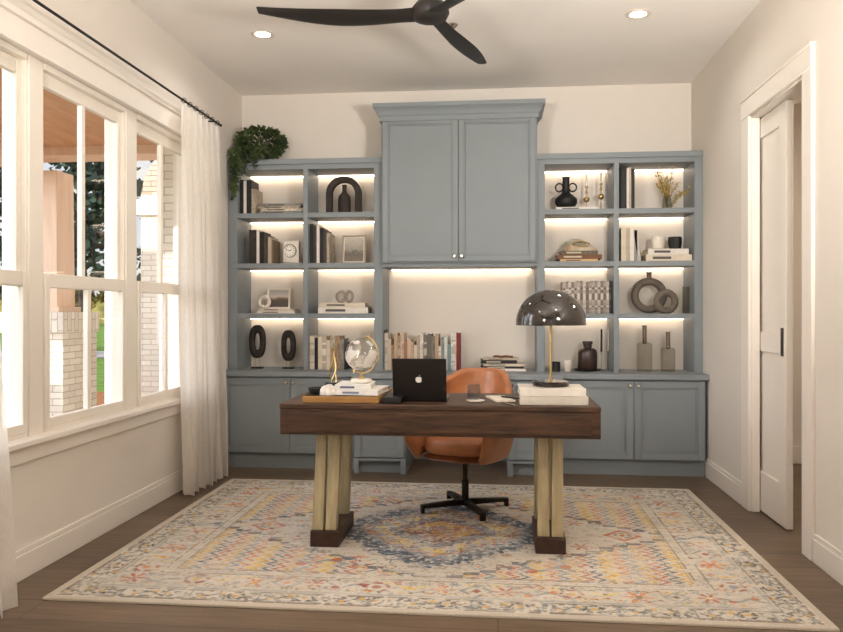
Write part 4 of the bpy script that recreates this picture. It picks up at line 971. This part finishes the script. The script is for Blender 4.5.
lat('glass_cylinder', [(.028, 0), (.028, .21), (.026, .21), (.026, .004), (.0001, .004)], GLASS, 'clear glass cylinder vase right of the ring vases', 'vase', (ax(686, 6.1), 6.1, S3))
# bottom right shelf
lat('votive_candle', [(.024, 0), (.034, .004), (.036, .075), (.033, .075), (.031, .06), (.0001, .06)], BLACK, 'black candle jar on the countertop behind the lamp', 'candle', (ax(555.5, 6.0), 6.0, CTZ))
lat('votive_cup', [(.02, 0), (.024, .004), (.034, .06), (.034, .085), (.031, .085), (.030, .06), (.02, .01), (.0001, .01)], CERW, 'white candle cup on the countertop between black jar and dark bottle', 'cup', (ax(567.5, 6.0), 6.0, CTZ))
lat('plate', [(.06, 0), (.10, .006), (.108, .016), (.104, .016), (.06, .008), (.0001, .008)], BLACK, 'black round plate under the dark bottle', 'plate', (ax(587, 6.08), 6.08, CTZ))
lat('bottle_vase', [(.07, 0), (.076, .006), (.076, .13), (.07, .155), (.05, .17), (.034, .175), (.034, .20), (.04, .205), (.04, .225), (.03, .225), (.0001, .20)], mat('brown_glass', (62, 44, 38), .3, var=.2, coat=.3), 'dark brown wide-neck bottle standing on the black plate', 'vase', (ax(587.5, 6.08), 6.08, CTZ + .0085))
for px, top, lab in ((601.5, 328, 'slim candle holder with dark taper beside the dark bottle'), (608.5, 329, 'slim glass candle holder with pale taper next to the divider')):
    Y = 6.12 if px < 605 else 6.16
    t = thing('taper_holder', lab, 'candle holder', (ax(px, Y), Y, CTZ), group='slim taper candle holders')
    MB().lathe([(.026, 0), (.026, .004), (.005, .01), (.004, .12), (.012, .15), (.012, .155)], 18).build('glass_stem', GLASS, t, smooth=True)
    MB().lathe([(.0085, .15), (.0075, .325), (.0001, .33)], 12).build('candle', DARKC if px < 605 else WAX, t, smooth=True)
for px, hb, hn, r_, lab in ((644.5, .225, .36, .058, 'taller smoked glass bottle with long stopper on the right countertop'), (668, .185, .31, .054, 'shorter smoked glass bottle with long stopper on the right countertop')):
    Y = 6.05; t = thing('stoppered_bottle', lab, 'bottle', (ax(px, Y), Y, CTZ), group='smoked glass bottles with stoppers')
    MB().lathe([(.0001, .003), (r_ - .004, .003), (r_, .008), (r_, hb - .012), (r_ - .01, hb), (.02, hb + .004), (.018, hb + .02)], 32, cap=False).build('bottle_body', GREYG, t, smooth=True, angle=50)
    MB().lathe([(.014, hb - .01), (.0165, hb + .006), (.0165, hn), (.0001, hn)], 20).build('stopper', mat('smoky_stopper', (116, 100, 86), .25, var=.1, coat=.4), t, smooth=True)

# ------------------------------------------------------------------ things on the desk
ZD = DT + .0005
# tray
tr = thing('desk_tray', 'tan wooden tray with dark inside on the left of the desk', 'tray', (-.79, 3.765, ZD))
B(-.195, .195, 0, .49, 0, .034).build('tray_base', TRAYW, tr, bevel=.004)
m = MB(); m.box(-.185, .185, .01, .48, .0345, .037); m.build('tray_lining', mat('dark_lining', (44, 34, 28), .6, var=.2), tr)
ZT = ZD + .0375
tag(B(-.05, .05, 0, .30, 0, .03).build('folio', mat('black_leather', (24, 20, 19), .4, var=.2, bump=.1), loc=(-.533, 3.78, ZD), bevel=.004), 'black leather folio between the tray and the laptop', 'folio')
lat('dish', [(.03, 0), (.045, .006), (.055, .03), (.051, .03), (.04, .008), (.0001, .006)], BLACK, 'small round black dish at the left end of the tray', 'dish', (-.925, 3.86, ZT))
m = blob(.05, .04, .048, 5)
tag(m.build('rock', mat('white_quartz', (226, 218, 208), .6, var=.3, vscale=30, bump=.5, bscale=30), loc=(-.862, 3.80 + .02, ZT), smooth=True, angle=60), 'lumpy white stone on the tray beside the dish', 'stone')
book(.215, .27, .026, (232, 226, 218), 'wide white book lying flat on the tray, bottom one under the globe', (-.71, 3.79, ZT + .0005), 'white books under the globe', flat=True, rz=R(-4), band=(120, 130, 150))
book(.185, .24, .024, (222, 218, 212), 'smaller white book lying flat on the tray, top one under the globe', (-.735, 3.81, ZT + .0275), 'white books under the globe', flat=True, rz=R(3), band=(70, 80, 110))
# globe
ZG = ZT + .0525
g = thing('desk_globe', 'clear glass globe in a brass ring on a white marble base', 'globe', (-.712, 3.93, ZG))
MB().lathe([(.05, 0), (.056, .004), (.056, .016), (.05, .02), (.0001, .02)], 32).build('base', CERW, g, smooth=True)
MB().lathe([(.02, .02), (.014, .03), (.008, .036), (.008, .05), (.0001, .052)], 20).build('stem', BRASS, g, smooth=True)
GZ = .148; Rg = .086
GG = pane_mat('globe_glass', (.90, .90, .88), 3)
def continents():
    m = bpy.data.materials.new('globe_frosted'); m.use_nodes = True; nt = m.node_tree; nt.nodes.clear(); L = nt.links.new
    t = N(nt, 'ShaderNodeTexCoord'); n = N(nt, 'ShaderNodeTexNoise', i_Scale=2.2, i_Detail=6.0); L(t.outputs['Generated'], n.inputs[0])
    r = ramp(nt, [(.47, (0, 0, 0)), (.50, (1, 1, 1))], n.outputs[0])
    pw = N(nt, 'ShaderNodeBsdfDiffuse'); pw.inputs[0].default_value = (*lin((236, 228, 216)), 1); gl = N(nt, 'ShaderNodeBsdfGlossy', i_Roughness=.03); tp = N(nt, 'ShaderNodeBsdfTransparent'); tp.inputs[0].default_value = (.93, .92, .9, 1)
    f = fres(nt, 1.7); a = N(nt, 'ShaderNodeMixShader'); L(f.outputs[0], a.inputs[0]); L(tp.outputs[0], a.inputs[1]); L(gl.outputs[0], a.inputs[2])
    sc_ = N(nt, 'ShaderNodeMath', operation='MULTIPLY', i_1=.55); L(r.outputs[0], sc_.inputs[0])
    b = N(nt, 'ShaderNodeMixShader'); L(sc_.outputs[0], b.inputs[0]); L(a.outputs[0], b.inputs[1]); L(pw.outputs[0], b.inputs[2])
    o = N(nt, 'ShaderNodeOutputMaterial'); L(b.outputs[0], o.inputs[0]); return m
MB().ball((0, 0, GZ), Rg, 40).build('ball', continents(), g, smooth=True, angle=80)
m = MB(); m.T = Matrix.Translation((0, 0, GZ)) @ Matrix.Rotation(R(-15), 4, 'Z') @ Matrix.Rotation(R(23), 4, 'Y')
m.tube([((Rg + .011) * math.cos(a), 0, (Rg + .011) * math.sin(a)) for a in [R(-100) + R(200) * i / 36 for i in range(37)]], .0045, 8); m.build('meridian_arm', BRASS, g, smooth=True)
m = MB(); m.T = Matrix.Translation((0, 0, GZ)) @ Matrix.Rotation(R(23), 4, 'Y'); m.tube([(0, 0, -Rg - .02), (0, 0, -Rg + .002)], .004, 8); m.tube([(0, 0, Rg - .002), (0, 0, Rg + .022)], .004, 8); m.build('axle', BRASS, g)
# candle holder / figure
c = thing('figure_candleholder', 'slender brass figure ornament on a dark teal base behind the tray books', 'ornament', (-.915, 4.17, ZT))
MB().lathe([(.045, 0), (.05, .006), (.05, .026), (.044, .032), (.0001, .032)], 28).build('base', mat('dark_teal', (28, 46, 54), .35, var=.2), c, smooth=True)
m = MB()
for k in range(3):
    a0 = 2 * PI * k / 3
    m.tube([Vector((.014 * math.cos(a0 + t_ * .35) * (1 + .5 * math.sin(t_ * .5)), .014 * math.sin(a0 + t_ * .35), .03 + t_ * .0155)) for t_ in range(13)], .0045, 8)
m.lathe([(.018, .212), (.02, .218), (.0001, .222)], 16); m.build('twisted_stem', BRASS, c, smooth=True)
# laptop
LB = mat('laptop_black', (38, 34, 32), .28, .5, var=.05); 
lp = thing('laptop', 'open black laptop, lid towards the camera, on the desk', 'laptop', (-.398, 3.875, ZD))
lw = .138; tl = R(11)
B(-lw, lw, .0, .205, 0, .012).build('base', LB, lp, bevel=.003)
B(-lw + .015, lw - .015, .02, .12, .012, .0135).build('keyboard', BLACK, lp)
m = MB(); m.T = Matrix.Translation((0, -.002, .010)) @ Matrix.Rotation(tl, 4, 'X'); m.box(-lw, lw, -.006, 0, 0, .218)
ld = m.build('lid', LB, lp, bevel=.0025)
m = MB(); m.T = Matrix.Translation((0, -.002, .010)) @ Matrix.Rotation(tl, 4, 'X'); m.box(-lw + .008, lw - .008, 0, .0008, .012, .21); m.build('screen', mat('screen_black', (14, 14, 16), .15), ld)
# logo: apple outline with a bite and a leaf
def arcp(cx, cz, r, a0, a1, n=14): return [(cx + r * math.cos(R(a0 + (a1 - a0) * i / n)), cz + r * math.sin(R(a0 + (a1 - a0) * i / n))) for i in range(n + 1)]
pts = []
for i in range(48):
    a = R(90) + 2 * PI * i / 48; c_, s_ = math.cos(a), math.sin(a)
    x = .0165 * c_ * (1 + .10 * s_); z = .0165 * s_
    if s_ > 0: z -= .0035 * math.exp(-(c_ / .28) ** 2)
    else: z += .0022 * math.exp(-(c_ / .28) ** 2)
    dd_ = math.hypot(x - .0215, z - .002)
    if dd_ < .0095:
        k = .0095 / max(dd_, 1e-5); x = .0215 + (x - .0215) * k; z = .002 + (z - .002) * k
    pts.append((x, z))
m = MB(); m.T = Matrix.Translation((0, -.002, .010)) @ Matrix.Rotation(tl, 4, 'X') @ Matrix.Translation((-.003, 0, .108))
m.prism(pts, -.0068, -.0058)
m.prism([(-.0005, .0165), (.001, .021), (.0065, .0255), (.006, .021), (.003, .0175)], -.0068, -.0058)
m.build('logo', mat('logo_silver', (236, 232, 226), .25, .2), ld)
# glass on a coaster
cp = at(476, 400, 3.93)
o = MB().lathe([(.045, 0), (.048, .002), (.048, .006), (.0001, .006)], 6).build('coaster', CERW, loc=(-.115, 3.93, ZD), bevel=.001); tag(o, 'white hexagonal coaster under the glass', 'coaster')
GB = pane_mat('tinted_glass', (.84, .87, .88), 3)
tag(MB().lathe([(.0001, .0), (.028, .0), (.033, .006), (.036, .04), (.032, .078), (.0305, .078), (.033, .04), (.030, .010), (.0001, .008)], 28, cap=False).build('tumbler', GB, loc=(-.125, 3.945, ZD + .0068), smooth=True, angle=60), 'small smoked glass tumbler on the coaster', 'glass')
# books under the lamp
bx_ = .285
book(.335, .25, .042, (206, 198, 184), 'thick cream book under the lamp, lower of the pair', (.275, 3.80, ZD), 'thick books under the desk lamp', flat=True)
book(.325, .24, .038, (222, 214, 202), 'thick pale book under the lamp, upper of the pair', (.27, 3.81, ZD + .043), 'thick books under the desk lamp', flat=True, rz=R(1.5))
m = MB(); m.box(-.05, .05, 0, .24, 0, .004); m.box(-.048, .052, .004, .238, .004, .008)
tag(m.build('notepad', PAPER, loc=(.04, 3.90, ZD), rz=R(14), bevel=.001), 'thin pale notepad left of the thick books', 'notepad')
for k, (x, y, rz_, lab) in enumerate(((.05, 3.80, 28, 'silver pen lying in front of the notepad'), (.068, 4.0, 48, 'black pen lying on the notepad'))):
    z = ZD + .004 if k == 0 else ZD + .0125
    t = thing('pen', lab, 'pen', (x, y, z), R(rz_), group='pens by the notepad')
    m = MB(); m.T = Matrix.Rotation(R(90), 4, 'X'); m.lathe([(.001, -.075), (.004, -.06), (.004, .06), (.003, .068)], 12); m.build('barrel', NICKEL if k == 0 else BLACK, t, smooth=True)
    B(.002, .004, -.06, -.02, .002, .0045).build('clip', BRASS, t)
# lamp
la = thing('desk_lamp', 'black dome desk lamp with brass stem on thick books', 'lamp', (.268, 3.93, ZD + .0815))
LG = mat('lamp_black_gloss', (38, 32, 28), .1, 0, spec=.6, coat=.35, var=.02)
MB().lathe([(.086, 0), (.092, .003), (.092, .02), (.086, .026), (.0001, .026)], 40).build('lamp_base', LG, la, smooth=True)
MB().lathe([(.0075, .026), (.0075, .40)], 16).build('pole', BRASS, la, smooth=True)
zd_ = 1.153 - (ZD + .0815); rd = .178; hd_ = .182
pr = [(rd * math.cos(PI / 2 * i / 20), zd_ + .012 + (hd_ - .012) * math.sin(PI / 2 * i / 20)) for i in range(20)] + [(.0001, zd_ + hd_)]
pi_ = [(max(.0001, (rd - .004) * math.cos(PI / 2 * i / 20)), zd_ + .010 + (hd_ - .014) * math.sin(PI / 2 * i / 20)) for i in range(20, -1, -1)]
MB().lathe([(rd, zd_)] + pr, 56, cap=False).build('shade', LG, la, smooth=True, angle=60)
MB().lathe(pi_ + [(rd - .004, zd_)], 56, cap=False).build('shade_lining', mat('lamp_lining', (196, 176, 138), .5, .3), la, smooth=True, angle=60)
MB().lathe([(rd - .004, zd_), (rd - .004, zd_ + .002), (rd, zd_ + .002), (rd, zd_), (rd - .004, zd_)], 56, cap=False).build('rim', LG, la, smooth=True)
MB().ball((0, 0, .40), .024, 16).build('bulb', CERW, la, smooth=True)

# ------------------------------------------------------------------ outdoors
GZ0 = -.35
def gmat(name, c1, c2, sc, c3=None): return mat(name, c1, .95, col2=c2, vscale=sc, bump=.5, bscale=sc * 2, spec=.05, detail=6)
lawn = B(-90, XL - .5, -20, 110, GZ0 - .3, GZ0 - .02).build('lawn', gmat('lawn_grass', (112, 136, 66), (88, 112, 50), 3)); struct(lawn, 'green lawn outside the windows')
struct(MB().box(-13, XL - .3, 2.0, 14.2, GZ0 - .1, GZ0 + .01).build('mulch_bed', gmat('mulch', (176, 122, 84), (96, 62, 42), 14)), 'brown mulch bed around the porch')
struct(MB().box(-60, XL - .5, 25, 29, GZ0 - .1, GZ0 + .0).build('path', gmat('path_gravel', (176, 172, 166), (150, 146, 140), 5)), 'grey path across the lawn')
struct(MB().box(-4.35, XL - .17, 1.0, 7.0, GZ0, -.08).build('porch_floor', mat('porch_concrete', (178, 170, 158), .9, var=.1, bump=.1)), 'pale porch floor outside the windows')
struct(MB().box(-4.55, XL - .17, 3.95, 6.95, 2.74, 2.86).build('porch_ceiling', PORCHW), 'brown boarded porch ceiling')
m = MB(); m.box(-4.5, -4.2, 3.95, 6.62, 2.54, 2.74); struct(m.build('porch_beam', COLW), 'wooden beam along the porch edge')
m = MB(); m.box(-4.5, XL - .17, 6.62, 6.93, 2.66, 2.74); struct(m.build('porch_edge_beam', COLW), 'end beam of the porch')
struct(B(XL - .17 - .2, XL - .161, 5.5, 9.2, -.3, 4.6).build('exterior_wall', BRICK), 'white brick outside wall of the room')
def pier(x, y, label, w_=.58):
    t = thing('porch_pier', label, 'porch column', (x, y, GZ0), group='white brick porch piers')
    B(-w_ / 2, w_ / 2, -w_ / 2, w_ / 2, 0, 1.22 - .19 - GZ0).build('brick_base', BRICK, t)
    B(-w_ / 2 - .02, w_ / 2 + .02, -w_ / 2 - .02, w_ / 2 + .02, 1.22 - .19 - GZ0, 1.22 - GZ0).build('brick_cap', BRICKS, t, bevel=.006)
    a, b = .15, .14; z0_, z1_ = 1.22 - GZ0, 2.54 - GZ0
    MB().hexa([(-a, -a, z0_), (a, -a, z0_), (a, a, z0_), (-a, a, z0_)], [(-b, -b, z1_), (b, -b, z1_), (b, b, z1_), (-b, b, z1_)]).build('wood_column', COLW, t, bevel=.005)
    B(-.19, .19, -.19, .19, z0_, z0_ + .05).build('column_base', COLW, t, bevel=.004)
pier(-4.22, 6.83, 'white brick porch pier with wooden column, seen through the middle window')
pier(-4.22, 3.6, 'white brick porch pier with wooden column, seen through the near window')
# neighbouring wing
wg = thing('house_wing', 'white brick house wing with shingled gable seen through the curtained window', 'building', (-3.23, 8.3, GZ0))
B(-.82, .82, 0, .4, 0, 2.55 - GZ0).build('brick_wall', BRICK, wg)
B(-.86, .82, -.03, .0, 2.32 - GZ0, 2.50 - GZ0).build('trim_board', WINW, wg, bevel=.004)
SHING = brick_mat('cedar_shingle', (196, 180, 158), (172, 154, 132), (108, 92, 76), 'x')
MB().prism([(-.82, 2.55 - GZ0), (.82, 2.55 - GZ0), (.82, 4.4 - GZ0), (.45, 4.4 - GZ0), (-.3, 3.55 - GZ0), (-.78, 2.75 - GZ0)], 0, .4).build('gable', SHING, wg)
f = MB(); f.box(-.62, -.15, -.03, .0, 1.2, 2.5); f.build('wing_window', WINW, wg, bevel=.003)
B(-.58, -.40, -.035, -.03, 1.26, 2.44).build('wing_pane', mat('dark_pane', (120, 130, 140), .1, var=.1), wg); B(-.36, -.19, -.035, -.03, 1.26, 2.44).build('wing_pane', MATS['dark_pane'], wg)
# trees
BARK = mat('bark', (84, 70, 58), .9, var=.4, vscale=12, bump=.4)
def tree(loc, h, w_, kind, label, seed, material, nleaf=2200, ls=.22, trunk=.18):
    r_ = random.Random(seed); t = thing('tree', label, 'tree', loc, group='trees beyond the lawn'); m = MB()
    m.tube([(0, 0, 0), (.05 * h * r_.uniform(-1, 1) * .3, 0, h * .5), (0, 0, h * .95)], [trunk, trunk * .7, trunk * .15], 8)
    mf = MB(); cl_ = []
    if kind == 'pine':
        for k in range(26):
            z = h * (.22 + .75 * k / 26); L_ = w_ * (1.05 - .75 * k / 26) * r_.uniform(.6, 1.1); a = r_.uniform(0, 2 * PI)
            e = Vector((L_ * math.cos(a), L_ * math.sin(a), z + L_ * .12)); m.tube([(0, 0, z), e * .5 + Vector((0, 0, z * .5 + .1)), e], [.05, .04, .015], 5)
            for q in range(4): cl_.append((Vector((0, 0, z)).lerp(e, .4 + .2 * q), L_ * .22 + .15, .35))
    else:
        for k in range(26):
            a = r_.uniform(0, 2 * PI); z = h * r_.uniform(.3, .95); rr_ = w_ * math.sin(PI * min(1, (z / h) * .95)) * r_.uniform(.2, .9); e = Vector((rr_ * math.cos(a), rr_ * math.sin(a), z))
            m.tube([(0, 0, z * .6), e], [.06, .02], 5); cl_.append((e, w_ * .38, .8))
    for i in range(nleaf):
        c_, rad, fl_ = r_.choice(cl_); v_ = Vector((r_.gauss(0, .5), r_.gauss(0, .5), r_.gauss(0, .5) * fl_)) * rad
        leaf(mf, c_ + v_, Vector((r_.uniform(-1, 1), r_.uniform(-1, 1), r_.uniform(-1, 1))), ls * r_.uniform(.7, 1.3), r_)
    m.build('trunk', BARK, t, smooth=True); mf.build('foliage', material, t)
PINE = mat('pine_needles', (60, 76, 56), .9, col2=(34, 46, 38), vscale=2); AUT = mat('autumn_leaves', (172, 138, 66), .9, col2=(104, 96, 44), vscale=1); OLIVE = mat('olive_leaves', (126, 124, 60), .9, col2=(74, 82, 40), vscale=1)
for px, Y, h_, w_, lab, sd in ((84, 24, 11, 2.3, 'tall dark pine seen right of the porch column', 1), (112, 16.5, 9, 2.0, 'tall dark pine seen in the right pane of the middle window', 2), (8, 26, 10, 2.6, 'tall dark pine seen through the near window', 3)):
    tree((ax(px, Y), Y, GZ0), h_, w_, 'pine', lab, sd, PINE, 3600, .2)
r_ = random.Random(21)
for k in range(6):
    px = -10 + k * 42; Y = 84 + r_.uniform(-3, 3); X = ax(px, Y)
    tree((X, Y, GZ0), r_.uniform(5, 7.5) * (1 if k % 4 else 1.5), 1.9, 'round', '%s tree in the far tree line, %s from the left' % (['golden', 'olive', 'ochre-green'][k % 3], ORD[k]), 30 + k, [AUT, OLIVE, AUT][k % 3], 1500, .5, .2)
struct(B(-90, -5, 96, 99, GZ0, 3.2).build('hedge_bank', gmat('far_hedge', (150, 136, 78), (90, 88, 48), .8)), 'far hedge bank beyond the lawn')
